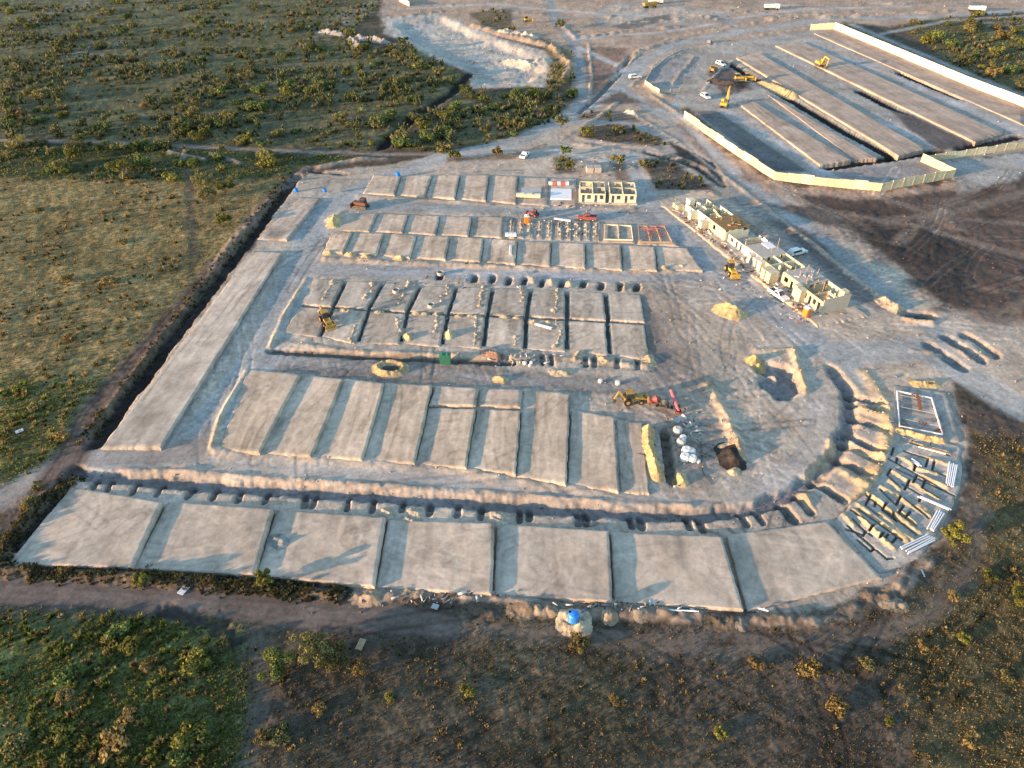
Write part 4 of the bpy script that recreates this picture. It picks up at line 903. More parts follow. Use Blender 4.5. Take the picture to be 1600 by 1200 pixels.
floor(h, W8, D)
wall_piece(h, (0, 0), (W8, 0), HH - 0.3, [(1.4, 2.6, 0.9, 2.1), (4.0, 4.9, 0, 2.1)], name='front_wall'); wall_piece(h, (0, -D), (W8, -D), HH - 0.3, (), name='back_wall')
wall_piece(h, (W8 - 0.1, -0.1), (W8 - 0.1, -D + 0.1), HH - 0.3, (), 'wall', name='party_wall')
slab(h, 0.05, W8 - 0.2, -D + 0.05, -0.05, HH - 0.3, 'block'); MB().box(3.5, 6.6, -6.5, -4.2, HH - 0.1, HH + 0.02).build('loose_sheet', 'whiteslab', h, (0, 0, 0))
posts(h, [(1.5, -3.5), (2.6, -6)], HH - 0.15, 3.2); front_box(h, 0.2, 1.3, 1.6, HH - 0.4, 'wall_pale'); front_box(h, 2.4, 1.3, 1.6, HH - 0.4, 'wall_pale')
h = house_root(4 * W8, 'half walled unfinished house with an open grey back room')
floor(h, W8, D)
wall_piece(h, (0, 0), (W8, 0), HH, [(1.2, 2.0, 0, 2.3), (3.0, 3.8, 0, 2.3), (5.0, 6.2, 0.8, 2.3)], 'wall_pale', name='front_wall'); wall_piece(h, (0, -D), (W8 * 0.6, -D), HH, (), 'whiteslab', name='back_wall')
wall_piece(h, (0.1, -0.1), (0.1, -D + 0.1), HH, (), 'wall', name='party_wall'); wall_piece(h, (3.4, -2.6), (3.4, -D + 0.1), HH, (), 'wall'); clutter(h, 10, 0.6, 6.6, -5, -0.6, 0.02)
h = house_root(5 * W8, 'unfinished house topped by brown timber formwork')
floor(h, W8, D)
wall_piece(h, (0, 0), (W8, 0), HH, [(4.5, 5.6, 0.9, 2.1)], name='front_wall'); wall_piece(h, (0, -D), (W8, -D), HH, (), name='back_wall'); wall_piece(h, (0, -0.1), (0, -D + 0.1), HH, (), name='party_wall'); wall_piece(h, (W8 - 0.1, -0.1), (W8 - 0.1, -D + 0.1), HH, (), name='party_wall')
for i in range(18): MB().box(-0.1 + i * 0.415, 0.3 + i * 0.415, -D - 0.2, 0.15, HH + 0.01, HH + 0.11 + 0.05 * random.random()).build('formwork_plank', 'formwork', h)
posts(h, [(2, -3), (4.2, -4.5), (5.6, -2)], HH + 0.1, 1.0); clutter(h, 8, 1, 6, -6, -1, HH + 0.16, ('timber', 'rust'))
h = house_root(6 * W8, 'roofless unfinished house with several small open rooms')
floor(h, W8, D)
wall_piece(h, (0, 0), (W8, 0), HH, [(2.2, 3.1, 0, 2.3)], 'wall_pale', name='front_wall'); wall_piece(h, (0, -D), (W8, -D), HH, [(1, 2.2, .9, 2.1), (4.5, 5.5, .9, 2.1)], 'wall_pale', name='back_wall'); wall_piece(h, (W8 - 0.1, -0.1), (W8 - 0.1, -D + 0.1), HH, (), name='party_wall')
wall_piece(h, (3.5, -1.6), (3.5, -D + 0.1), HH, ()); wall_piece(h, (0.2, -3.6), (3.4, -3.6), HH, [(1, 1.9, 0, 2.1)]); wall_piece(h, (3.6, -4.4), (W8 - 0.2, -4.4), HH, ()); front_box(h, 0.6, 1.6, 2.6, 2.0, 'wall_pale'); front_box(h, 6.4, 1.4, 2.4, 2.2, 'wall_pale')
h = house_root(7 * W8, 'farthest unfinished house, a half built shell with loose boards')
floor(h, W8 + 1.2, D)
wall_piece(h, (0, 0), (5.0, 0), HH, [(1.2, 2.1, 0, 2.1)], name='front_wall'); wall_piece(h, (0, -D), (6.0, -D), HH - 0.2, (), 'wall', name='back_wall'); wall_piece(h, (0.1, -3.8), (5.4, -3.8), HH, (), 'wall'); wall_piece(h, (3.0, -3.9), (3.0, -D + 0.1), HH, ()); MB().box(5.6, 7.6, -3.2, -1.6, 0, 3.4).build('stair_box', 'wall_pale', h); front_box(h, 5.2, 1.3, 2.2, 1.7, 'wall'); front_box(h, 7.2, 1.3, 2.0, 1.6, 'wall'); clutter(h, 22, 0.5, 7.5, -6.5, 1.0, 0.03)
for hh_ in [o_ for o_ in COL.objects if o_.name.startswith('unfinished_house')]:
    k_ = len([1 for q_ in COL.objects if q_.name.startswith('unfinished_house') and q_.name < hh_.name])
    hh_.scale = (.955, 1.0, (1.05, 1.0, .94, .9, .72, 1.0, .84, .66)[k_ % 8]); hh_.location.x += (0, .3, -.4, .2, .5, -.3, .3, 0)[k_ % 8]
    clutter(hh_, 16, 0.3, 7.0, 0.4, 4.0, -.02, ('wall_pale', 'timber', 'block', 'rust'))
# two finished-height shells and slabs in the farthest row
def shell(p0, p1, depth, label, cols):
    a = G(*p0); b = G(*p1); L = math.dist(a, b); ang = math.atan2(b[1] - a[1], b[0] - a[0])
    h = empty('house_shell', (a[0], a[1], 0.35), ang, label, 'house', 'house shells in the farthest row')
    MB().box(-0.4, L + 0.4, -0.6, depth + 0.4, -0.6, 0).build('floor_slab', 'concrete', h)
    op = []
    for k in range(2):
        s = k * L / 2
        op += [(s + 0.5, s + 1.3, 0, 2.1), (s + 1.9, s + 3.0, 0.9, 2.1)]
    wall_piece(h, (0, 0), (L, 0), 2.5, op, 'wall', name='front_wall'); wall_piece(h, (0, depth), (L, depth), 2.5, [(0.8, 1.6, 0.9, 2.1), (L - 2, L - 1, 0.9, 2.1)], name='back_wall')
    for k in range(3): wall_piece(h, (k * L / 2, 0.1), (k * L / 2, depth - 0.1), 2.62, (), 'wall', name='party_wall')
    for k in range(2): wall_piece(h, (k * L / 2 + 0.1, depth * 0.55), (k * L / 2 + L / 2 - 0.1, depth * 0.55), 2.5, [(1.6, 2.4, 0, 2.1)], 'block', name='partition')
    clutter(h, 8, 0.4, L - 0.4, 0.6, depth - 0.5, 0.02, cols)
shell((906, 317), (945, 318), 8.5, 'yellow walled house shell beside the white slab', ('rust', 'timber', 'block'))
shell((952, 318), (993, 319), 8.5, 'yellow walled house shell at the right end of the farthest row', ('block', 'concrete', 'timber'))
def slab_thing(cn, z, th, mat, label, name='floor_slab', cat='slab'):
    P = [G(u, v, z) for u, v in cn]; c = (sum(p[0] for p in P) / 4, sum(p[1] for p in P) / 4)
    v = [(p[0] - c[0], p[1] - c[1], zz) for zz in (-th, 0) for p in P]
    m = MB().add(v, [(0, 1, 2, 3), (7, 6, 5, 4), (1, 0, 4, 5), (2, 1, 5, 6), (3, 2, 6, 7), (0, 3, 7, 4)])
    return tag(m.build(name, mat, None, (c[0], c[1], z)), label, cat)
pad([(811, 275), (856, 277), (855, 322), (808, 318)], .12, .4, 'pad under the grey unfinished slab in the farthest row', c=C_PALE, n=20)
pad([(858, 277), (900, 278), (900, 323), (858, 322)], .12, .4, 'pad under the white slab in the farthest row', c=C_PALE, n=20)
slab_thing([(815, 293), (846, 293), (845, 307), (814, 306)], 0.55, 0.5, 'concrete', 'grey slab with stacked blocks in front of it')
slab_thing([(861, 294), (893, 295), (893, 311), (860, 310)], 0.6, 0.6, 'whiteslab', 'bright white freshly poured slab')
for i in range(6):
    x, y = G(810 + i * 6.2, 309.5 + 0.3 * i); MB().box(-.55, .55, -.5, .5, 0, 1.0 + .1 * (i % 2)).build('block_stack', 'wall_pale', None, (x, y, 0.45), .05)
    tag(LAST[0], f'{NUM[i]} pale pallet of blocks in front of the grey slab', 'block stack', 'pallets in front of the grey slab')
for i in range(5):
    x, y = G(860 + i * 6.5, 290.5); MB().box(-.5, .5, -.5, .5, 0, .9).build('block_stack', 'pink' if i % 2 else 'sack', None, (x, y, 0.4), .05)
    tag(LAST[0], f'{NUM[i]} small pallet from the left behind the white slab', 'block stack', 'pallets behind the white slab')
for i in range(3):
    x, y = G(792 + i * 6, 371.5); MB().box(-.45, .45, -.45, .45, 0, .8).build('block_stack', 'whiteslab', None, (x, y, 0.5), .05)
    tag(LAST[0], f'{NUM[i]} white cube between the lines of the double row', 'block stack', 'white cubes on the double row')
for i, (u, v) in enumerate([(921, 263), (933, 263)]):
    x, y = G(u, v + 5); MB().box(-1.0, 1.0, -1.4, 1.4, 0, 1.6).box(-1.05, 1.05, -1.45, 1.45, 1.6, 1.72).build('storage_shed', 'block', None, (x, y, hz(x, y) - .1), .06)
    tag(LAST[0], ('left grey shed behind the yellow shells', 'right grey shed behind the yellow shells')[i], 'shed', 'sheds behind the shells')
# trenched plots and formed slabs in the upper double row
for i in range(10):
    u = 794 + i * 14.8
    tl, tr_, br, bl = (u, 340 + i * .5), (u + 10.5, 340.5 + i * .5), (u + 9.5, 372 + i * .5), (u - 1.5, 371.5 + i * .5)
    pad([tl, tr_, br, bl], .1, .25, f'{NUM[i]} narrow dug strip from the left in the upper double row', 'dug_strip', 'dug strips in the upper double row', (0.34, 0.3, 0.25), n=16, rag=.35, cat='dug strip', skirt=.9)
    heap('spoil_heap', [(u + 5, 345 + i * .5), (u + 4, 368 + i * .5)], 1.6, 0.55, f'line of dug soil on the {NUM[i]} narrow strip', 'spoil heap', (0.45, 0.36, 0.25), 'soil lines on the dug strips', bumps=0.5, lump=.8, cones=1.5, zbase=.2, seed=200 + i)
def forms(cn, z, h, mat, label, th=0.12, cross=0):
    P = [G(u, v, z) for u, v in cn]; c = (sum(p[0] for p in P) / 4, sum(p[1] for p in P) / 4)
    r = empty('slab_form', (c[0], c[1], z), 0, label, 'formwork')
    for k in range(4):
        a, b = P[k], P[(k + 1) % 4]
        MB().bar((a[0] - c[0], a[1] - c[1], h / 2), (b[0] - c[0], b[1] - c[1], h / 2), th, h).build('edge_board', mat, r)
    for k in range(cross):
        t = (k + 1) / (cross + 1)
        a = [P[0][j] * (1 - t) + P[1][j] * t for j in (0, 1)]; b = [P[3][j] * (1 - t) + P[2][j] * t for j in (0, 1)]
        MB().bar((a[0] - c[0], a[1] - c[1], h / 2), (b[0] - c[0], b[1] - c[1], h / 2), th, h).build('cross_board', mat, r)
    return r
pad([(942, 349), (988, 351), (992, 379), (942, 378)], .1, .3, 'pad with a boarded frame in the upper double row', n=18)
pad([(994, 350), (1036, 352), (1060, 384), (996, 382)], .1, .3, 'pad with red rods at the right end of the upper double row', n=18)
forms([(945, 352), (986, 354), (989, 376), (944, 375)], .3, .35, 'wall_pale', 'pale board frame set out on the upper double row', .14, 1)
rr = forms([(997, 354), (1038, 355), (1050, 379), (999, 379)], .3, .3, 'timber', 'brown board frame with upright red rods on the upper double row', .12, 2)
for k in range(14):
    MB().bar((-4 + 8 * random.random(), -4 + 8 * random.random(), 0), (-4 + 8 * random.random(), 3 * random.random(), 1.4), .06, .06).build('rod', 'rust' if k % 2 else 'pink', rr)
# formed slab of the arc
rr = forms([(1401, 612), (1455, 623), (1472, 680), (1405, 667)], .3, .3, 'whiteslab', 'white edged slab form with rusty bars at the end of the arc', .16, 0)
for k in range(6):
    t = (k + .5) / 6; a = G(1401 + 4 * t, 612 + 55 * t, .45); b = G(1455 + 17 * t, 623 + 57 * t, .45)
    ox, oy = rr.location.x, rr.location.y
    MB().bar((a[0] - ox, a[1] - oy, .2), (b[0] - ox, b[1] - oy, .2), .07, .05).build('bar', 'rust' if k % 2 else 'concrete', rr)
a = G(1432, 621); b = G(1437, 645)
cg = empty('rebar_cage', (a[0], a[1], .38), math.atan2(b[1] - a[1], b[0] - a[0]), 'rusty rebar cage lying on the formed slab', 'rebar cage'); Lc = math.dist(a, b)
for yy, zz in ((-.15, .05), (.15, .05), (-.15, .35), (.15, .35)): MB().bar((0, yy, zz), (Lc, yy, zz), .06, .06).build('bar', 'rust', cg)
for k in range(9): MB().box(k * Lc / 9, k * Lc / 9 + .06, -.2, .2, 0, .42).build('stirrup', 'rust', cg)
for i, (u, v) in enumerate([(1428, 622), (1440, 664), (1412, 668), (1465, 676), (1450, 602)]):
    x, y = G(u, v); m = MB()
    for k in range(7): m.bar((random.uniform(-.9, .9), random.uniform(-.6, .6), .05 + .06 * k), (random.uniform(-.9, .9), random.uniform(-.6, .6), .1 + .06 * k), .12, .06)
    tag(m.build('rebar_bundle', 'rust' if i != 2 else 'steel', None, (x, y, .33)), ('tangled rusty bars beside the rebar cage', 'tangled rusty bars at the near edge of the formed slab', 'dark bars at the near left corner of the formed slab', 'rusty bars at the near right corner of the formed slab', 'rusty bars on the golden mound behind the formed slab')[i], 'rebar')
heap('soil_mound', [(1432, 600), (1458, 600)], 3.2, .8, 'golden mound behind the formed slab of the arc', 'soil mound', (0.5, .38, .2), seed=180)
heap('soil_mound', [(1404, 674), (1440, 684), (1470, 690)], 2.6, .8, 'golden ridge in front of the formed slab of the arc', 'soil mound', (0.52, .39, .2), seed=181, zbase=.15)

# ------------------------------------------------------------------ pipes, boards and small site things
def pipes(p0, p1, n, label, r=0.11, sp=0.3, z=.3, name='pipe_bundle'):
    a = G(*p0); b = G(*p1); L = math.dist(a, b)
    o = empty(name, (a[0], a[1], z), math.atan2(b[1] - a[1], b[0] - a[0]), label, 'pipes' if n > 1 else 'pipe')
    for k in range(n):
        y = (k - (n - 1) / 2) * sp; s = random.uniform(-.3, .3)
        MB().tube((s, y + random.uniform(-.06, .06), r), (L + s, y + random.uniform(-.15, .15), r), r).build('pipe', 'pvc', o, smooth=False)
pipes((1488, 728), (1482, 762), 5, 'bundle of white pipes upright in view on the right of the arc')
pipes((1468, 803), (1452, 831), 4, 'bundle of white pipes on the lower right of the arc')
pipes((1455, 842), (1413, 863), 5, 'bundle of white pipes along the lower rim of the arc')
pipes((1433, 778), (1482, 799), 2, 'long thin pair of white pipes across the foundation bed')
pipes((1432, 701), (1474, 713), 1, 'single white pipe behind the foundation bed', z=.4)
pipes((1424, 722), (1436, 730), 3, 'short white pipes on the foundation bed', z=.25)
pipes((836, 508), (862, 515), 3, 'white pipes on the front line of the trenched block', z=.2)
pipes((866, 343), (892, 347), 3, 'white pipes at the edge of the dug strips', z=.2)
pipes((1040, 957), (1090, 958), 1, 'white pipe lying in front of the sixth front pad', z=.5)
pipes((798, 388), (797, 402), 2, 'white pipes leaning at a pad edge in the double row', z=.6)
pipes((1184, 955), (1200, 960), 1, 'short white pipe at the corner of the seventh front pad', z=.5)
def board(u, v, du, dv, w, label, mat='board', z=.12):
    a = G(u, v); b = G(u + du, v + dv); L = math.dist(a, b)
    o = empty('board_panel', (a[0], a[1], hz(*a) + z), math.atan2(b[1] - a[1], b[0] - a[0]), label, 'board')
    n = 4
    for k in range(n): MB().box(0, L, -w / 2 + k * w / n + .01, -w / 2 + (k + 1) * w / n - .01, 0, .05 + .015 * (k % 2)).build('plank', mat, o)
    for xx in (.2, L - .3): MB().box(xx, xx + .1, -w / 2, w / 2, -.09, -.003).build('batten', 'timber', o)
board(281, 929, 15, -16, 1.0, 'pale board lying beside the dirt road at the lower left', 'whiteslab')
board(675, 947, 10, 3, .8, 'left of two grey boards below the fourth front pad'); board(692, 941, 9, -5, .8, 'right of two grey boards below the fourth front pad')
board(560, 1017, 8, -17, .9, 'weathered board lying beside the big tree', 'timber', .2)
board(25, 677, 12, -5, .8, 'small pale board at the edge of the left field', 'whiteslab', .2)
for i, (u, v) in enumerate([(619, 454), (674, 477), (688, 426)]):
    x, y = G(u, v + 3); m = MB().lathe([(.8, 0), (.8, .75), (.66, .75), (.66, .02)], n=18)
    tag(m.build('concrete_ring', 'concrete', None, (x, y, (.1, .1, 0)[i])), ('concrete manhole ring on the third pad of the trenched block', 'concrete manhole ring on the fourth pad of the trenched block', 'concrete manhole ring in the lane behind the trenched block')[i], 'concrete ring')
    tag(MB().lathe([(.655, .05), (.01, .05)], n=18).build('ring_dark_disc', 'black', None, (x, y, (.1, .1, 0)[i])), ('dark hole inside the ring on the third trenched pad', 'dark hole inside the ring on the fourth trenched pad', 'dark hole inside the ring in the lane')[i], 'shaft')  # flat black disc painted in for the dark depth of the ring
def tank(u, v, s, z, label, hatch=True):
    x, y = G(u, v, z)
    o = empty('water_tank', (x, y, z), 0, label, 'water tank'); b = MB()
    b.lathe([(.01, 0), (.8 * s, 0), (.8 * s, .3 * s), (.77 * s, .34 * s), (.8 * s, .4 * s), (.8 * s, .75 * s), (.77 * s, .8 * s), (.8 * s, .86 * s), (.8 * s, 1.2 * s), (.62 * s, 1.42 * s), (.3 * s, 1.56 * s), (.28 * s, 1.58 * s)], n=20)
    b.build('body', 'blue', o)
    if hatch: MB().lathe([(.28 * s, 1.56 * s), (.3 * s, 1.64 * s), (.01, 1.66 * s)], n=16).build('lid', 'blue', o)
    for k in range(8):
        t = k * math.pi / 4; MB().bar((.36 * s * math.cos(t), .36 * s * math.sin(t), 1.56 * s), (.76 * s * math.cos(t), .76 * s * math.sin(t), 1.29 * s), .07, .06).build('rib', 'blue', o)
    MB().lathe([(.2 * s, 0), (.2 * s, .1), (.01, .11)], c=(0, 0), n=12).build('inlet', 'black', o, (-.5 * s, .2 * s, 1.42 * s))
tank(896, 968, 1.0, 1.0, 'big blue plastic water tank on a sand mound in front')
tank(622, 276, .9, .2, 'blue plastic water tank at the back of the farthest row')
tank(463, 299, .7, .1, 'small blue water tank in the upper left corner of the site', False)
tank(508, 300, .7, .7, 'small blue water tank on the short graded strip', False)
def toilet(u, v, z, rz, mat, label, lid='whiteslab'):
    x, y = G(u, v); o = empty('portable_toilet', (x, y, z), rz, label, 'portable toilet')
    MB().box(-.6, .6, -.6, .6, .1, 2.1).build('cabin', mat, o); MB().box(-.6, .6, -.6, .6, 0, .1).build('skid', 'steel', o)
    MB().prism([(-.66, 2.1), (-.66, 2.2), (0, 2.38), (.66, 2.2), (.66, 2.1)], -.66, .66).build('roof', lid, o); dr = MB().box(-.42, .42, -.64, -.602, .2, 1.95).build('door', mat, o); MB().box(.28, .36, -.68, -.641, 1.0, 1.15).build('handle', 'steel', dr); MB().tube((.42, .4, 2.2), (.42, .4, 2.6), .06).build('vent', lid, o)
toilet(823, 349, .0, .1, 'orange', 'orange portable toilet beside the dug strips')
toilet(1258, 496, .35, .5, 'orange', 'orange portable toilet in front of the end house')
toilet(692, 566, -.3, .05, 'green', 'left of the pair of green portable toilets', 'green'); toilet(700, 566, -.3, .05, 'green', 'right of the pair of green portable toilets', 'green')
def sack(u, v, s, mat, label, grp):
    x, y = G(u, v); m = MB(); k = .5 * s
    m.lathe([(.01, 0), (k * .9, 0), (k * 1.08, k * .5), (k, k * 1.2), (k * .6, k * 1.5), (.01, k * 1.45)], n=9)
    tag(m.build('bulk_sack', mat, None, (x, y, hz(x, y)), random.random()), label, 'sack', grp)
for i, (u, v, s, mt) in enumerate([(1072, 708, 1.7, 'sack'), (1070, 718, 1.7, 'sack'), (1081, 720, 1.5, 'sack'), (1079, 709, 1.5, 'sack'), (1058, 676, 1.6, 'board'), (1064, 694, 1.6, 'board'), (1067, 686, 1.1, 'whiteslab'), (1091, 722, .7, 'sack')]):
    sack(u, v, s, mt, ('white bulk sack at the far left of the sack pile', 'white bulk sack at the near left of the sack pile', 'white bulk sack at the near right of the sack pile', 'white bulk sack at the back of the sack pile', 'grey sack nearest to the tilted metal tray', 'grey sack between the tray and the white sacks', 'small white bag between the grey sacks', 'tiny white bag right of the sack pile')[i], 'sacks by the open trench')
for i, (u, v, s, mt) in enumerate([(815, 566, .8, 'steel'), (820, 569, .8, 'sack'), (825, 566, .9, 'steel'), (830, 568, .7, 'sack'), (834, 565, .8, 'greypaint'), (828, 572, .6, 'sack'), (938, 597, .9, 'sack'), (965, 600, 1.0, 'sack')]):
    sack(u, v, s, mt, f'{NUM[i]} bag from the left of the litter in front of the trenched block', 'bags in front of the trenched block')
for i, (u, v, w, l, rz) in enumerate([(1061, 656, 1.3, 2.2, .5), (1074, 665, .9, 1.1, .3)]):
    x, y = G(u, v); m = MB().prism([(-l / 2, 0), (l / 2, 0), (l / 2 + .2, .5), (l / 2 + .1, .5), (l / 2 - .1, .1), (-l / 2 + .1, .1), (-l / 2 - .1, .5), (-l / 2 - .2, .5)], -w / 2, w / 2)
    tag(m.build('mixing_tray', 'board', None, (x, y, hz(x, y)), rz), ('grey metal tray below the red conveyor', 'small pale tray right of the grey metal tray')[i], 'tray')
x, y = G(1088, 680); m = MB()
for k in range(16):
    a, b = k * math.pi / 8, (k + 1) * math.pi / 8; m.tube((math.cos(a), math.sin(a), .1), (math.cos(b), math.sin(b), .1), .09, n=6)
tag(m.build('hose_coil', 'board', None, (x, y, hz(x, y))), 'pale coil of hose right of the sacks', 'hose')
m = MB(); P = [G(*p) for p in [(1095, 690), (1097, 712), (1096, 730), (1101, 745), (1112, 758)]]; x, y = P[0]
for a, b in zip(P[:-1], P[1:]): m.tube((a[0] - x, a[1] - y, .08), (b[0] - x, b[1] - y, .08), .07, n=6)
tag(m.build('hose', 'steel', None, (x, y, hz(x, y))), 'dark hose trailing from the coil to the ditch road', 'hose')
# red conveyor
a = G(1046, 622); b = G(1060, 646); L = math.dist(a, b)
o = empty('screw_conveyor', (b[0], b[1], hz(*b)), math.atan2(a[1] - b[1], a[0] - b[0]), 'long faded red screw conveyor standing on legs', 'conveyor')
MB().tube((0, 0, .5), (L, 0, 2.0), .28, n=12).build('tube', 'pink', o); MB().lathe([(.2, .1), (.55, .75), (.6, .75), (.25, .06)], n=12).build('hopper', 'red', o)
for s in (-.7, .7): MB().bar((L * .55, 0, 1.2), (L * .35, s, 0), .12, .12).build('leg', 'pink', o)
for s in (-.7, .7): MB().tube((L * .35, s - .08, .3), (L * .35, s + .08, .3), .3, n=12).build('wheel', 'tyre', o)
def mixer(u, v, rz, mat, label):
    x, y = G(u, v); o = empty('concrete_mixer', (x, y, hz(x, y)), rz, label, 'mixer')
    MB().box(-1.2, 1.2, -.12, -.02, .5, .62).box(-1.2, 1.2, .02, .12, .5, .62).box(-1.3, -1.15, -.5, .5, .3, .62).build('frame', 'steel', o)
    MB().tube((-.7, 0, 1.2), (0, 0, 1.35), .35, .75, n=14).tube((0, 0, 1.35), (.75, 0, 1.55), .75, .32, n=14).build('drum', mat, o)
    MB().box(-1.25, -.75, -.4, .4, .65, 1.2).build('engine_box', mat, o)
    for s in (-.6, .6): MB().tube((.2, s - .09, .35), (.2, s + .09, .35), .35, n=12).build('wheel', 'tyre', o)
    for s in (-.5, .5): MB().bar((.1, s, .4), (.1, s, 1.4), .1, .1).build('bracket', mat, o)
mixer(1024, 632, .1, 'red', 'red concrete mixer beside the red conveyor'); mixer(1038, 637, 1.2, 'steel', 'dark mixer between the red mixer and the conveyor')

# ------------------------------------------------------------------ vehicles and machines
def heading(p0, p1): a = G(*p0); b = G(*p1); return math.atan2(b[1] - a[1], b[0] - a[0])
def pickup(loc, rz, mat, label, cat='pickup truck', van=False):
    o = empty('pickup_truck' if not van else 'parked_car', (loc[0], loc[1], loc[2]), rz, label, cat)
    MB().prism([(-2.6, .45), (-2.62, .98), (-.75, 1.02), (.95, 1.02), (2.45, .92), (2.62, .75), (2.62, .42)], -.92, .92).build('body', mat, o)
    if van: MB().prism([(-2.45, 1.021), (-2.3, 1.6), (-1.9, 1.75), (.2, 1.75), (1.1, 1.021)], -.88, .88, [0, .12, .16, .16, 0]).build('cab', mat, o)
    else: MB().prism([(-.8, 1.021), (-.65, 1.7), (-.4, 1.78), (.25, 1.76), (1.15, 1.021)], -.88, .88, [0, .14, .17, .17, 0]).build('cab', mat, o)
    r = -2.4 if van else -.78
    for s in (-1, 1): MB().prism([(r + .2, 1.12), (r + .3, 1.58), (.1, 1.6), (.78, 1.12)], *((-.91, -.84) if s < 0 else (.84, .91))).build('side_window', 'glass', o)
    MB().add([(1.12, -.76, 1.06), (1.12, .76, 1.06), (.36, .62, 1.71), (.36, -.62, 1.71)], [(0, 1, 2, 3)]).build('windscreen', 'glass', o, (.02, 0, .02))
    if not van:
        MB().box(-2.5, -.9, -.74, .74, .985, 1.03).build('cargo_bed', 'steel', o)
        MB().box(-2.6, -.85, -.92, -.76, .97, 1.2).box(-2.6, -.85, .76, .92, .97, 1.2).box(-2.62, -2.52, -.76, .76, .97, 1.2).build('bed_sides', mat, o)
    for xx in (-1.65, 1.6):
        for s in (-.84, .84):
            w = MB().tube((xx, s - .11, .36), (xx, s + .11, .36), .37, n=14).build('wheel', 'tyre', o)
            MB().tube((xx, s + math.copysign(.108, s), .36), (xx, s + math.copysign(.125, s), .36), .2, n=10).build('rim', 'board', w)
    for s in (-.7, .7): MB().box(2.55, 2.64, s - .18, s + .18, .68, .82).build('headlight', 'whiteslab', o)
    MB().box(-2.55, 2.58, -.86, .86, .28, .46).build('sill', 'steel', o)
    return o
for (u, v, h0, h1, mt, lab, van) in [
    (820, 245, (814, 248), (826, 236), 'white', 'white pickup parked on the dirt beyond the farthest row', False),
    (1216, 464, (1205, 455), (1227, 470), 'white', 'white pickup parked in front of the house row', False),
    (1245, 397, (1235, 399), (1254, 394), 'white', 'white and dark car parked behind the house row', True),
    (917, 343, (930, 344), (904, 342), 'red', 'red and white pickup on the second street', False),
    (1108, 67, (1104, 72), (1112, 60), 'greypaint', 'grey car driving on the curved haul road', True),
    (1126, 102, (1120, 100), (1131, 104), 'white', 'white car beside the start of the black cut', True),
    (1102, 153, (1096, 149), (1108, 156), 'white', 'white car behind the tall yellow excavator', True),
    (992, 122, (986, 122), (998, 121), 'white', 'small white car at the fork of the haul roads', True),
    (1597, 75, (1590, 74), (1604, 76), 'white', 'white car cut by the right edge beyond the wall', True)][:8]:
    x, y = G(u, v); pickup((x, y, hz(x, y) - .02), heading(h0, h1), mt, lab, 'car' if van else 'pickup truck', van)
def small(o, k): o.scale = (k, k, k)
def lorry(u, v, rz, mat, label):
    x, y = G(u, v); o = empty('dump_truck', (x, y, hz(x, y)), rz, label, 'truck')
    MB().box(2.2, 4.2, -1.2, 1.2, .8, 2.9).build('cab', mat, o); MB().box(4.21, 4.26, -1.0, 1.0, 1.8, 2.6).build('windscreen', 'glass', o)
    MB().prism([(-4, 1.2), (-4.2, 2.7), (1.9, 2.8), (1.9, 1.2)], -1.25, 1.25).build('tipper_body', mat, o); MB().box(-4, 4, -.5, .5, .7, 1.19).build('chassis', 'steel', o)
    for xx in (-3.2, -2.0, 3.1):
        for s in (-1.05, 1.05): MB().tube((xx, s - .15, .5), (xx, s + .15, .5), .5, n=12).build('wheel', 'tyre', o)
lorry(1024, 6, .1, 'white', 'white dump truck at the top edge by the loop road'); lorry(1205, 15, .05, 'white', 'long white truck at the top edge beyond the works'); lorry(1015, 12, .4, 'ochre', 'dusty ochre truck below the white dump truck'); lorry(1525, 18, -.1, 'white', 'white truck on the pale road behind the far wall')
def excavator(u, v, rz, mat, label, arm=(2.6, 4.6, 5.6, 2.2, 5.0, .6), swing=0.0, dz=0):
    x, y = G(u, v); o = empty('excavator', (x, y, hz(x, y) + dz), rz, label, 'excavator')
    for s in (-1.15, 1.15): MB().prism([(-1.7, 0), (-2.0, .35), (-1.8, .8), (1.8, .8), (2.0, .35), (1.7, 0)], s - .28, s + .28).build('track', 'steel', o)
    MB().box(-.9, .9, -.86, .86, .35, .95).build('undercarriage', 'steel', o)
    MB().prism([(-2.1, 1.0), (-2.3, 1.4), (-2.2, 2.0), (-.6, 2.15), (.9, 1.9), (1.4, 1.0)], -1.25, 1.25).build('house', mat, o)
    MB().prism([(-.4, 2.0), (-.3, 2.95), (1.0, 2.95), (1.45, 2.0), (1.45, 1.2), (-.4, 1.2)], .3, 1.27).build('cab', mat, o)
    MB().prism([(-.2, 2.15), (-.1, 2.8), (.95, 2.8), (1.3, 2.1), (1.3, 1.5), (-.2, 1.5)], 1.272, 1.31).build('side_window', 'glass', o)
    k1, z1, k2, z2, k3, z3 = arm
    MB().bar((1.2, -.3, 1.5), (k1, -.3, z1), .42, .6).bar((k1, -.3, z1), (k2, -.3, z2 + 2.0), .38, .5).build('boom', mat, o)
    MB().bar((k2 - .1, -.3, z2 + 2.2), (k3, -.3, z3 + .7), .32, .42).build('stick', mat, o)
    MB().prism([(k3 - .5, z3 + .7), (k3 - .7, z3), (k3 - .1, z3 - .4), (k3 + .5, z3), (k3 + .3, z3 + .7)], -.85, .25).build('bucket', 'steel', o)
    MB().tube((1.3, -.3, 1.9), (k1 - .3, -.3, z1 - .6), .1, n=6).build('ram', 'steel', o)
    return o
excavator(1131, 167, heading((1131, 167), (1145, 150)), 'yellow', 'tall yellow excavator with raised arm by the near wall', (2.0, 5.6, 3.6, 4.4, 4.2, 1.0))
excavator(1280, 107, heading((1275, 103), (1290, 110)), 'yellow', 'small yellow excavator standing on the second tan strip', dz=.9)
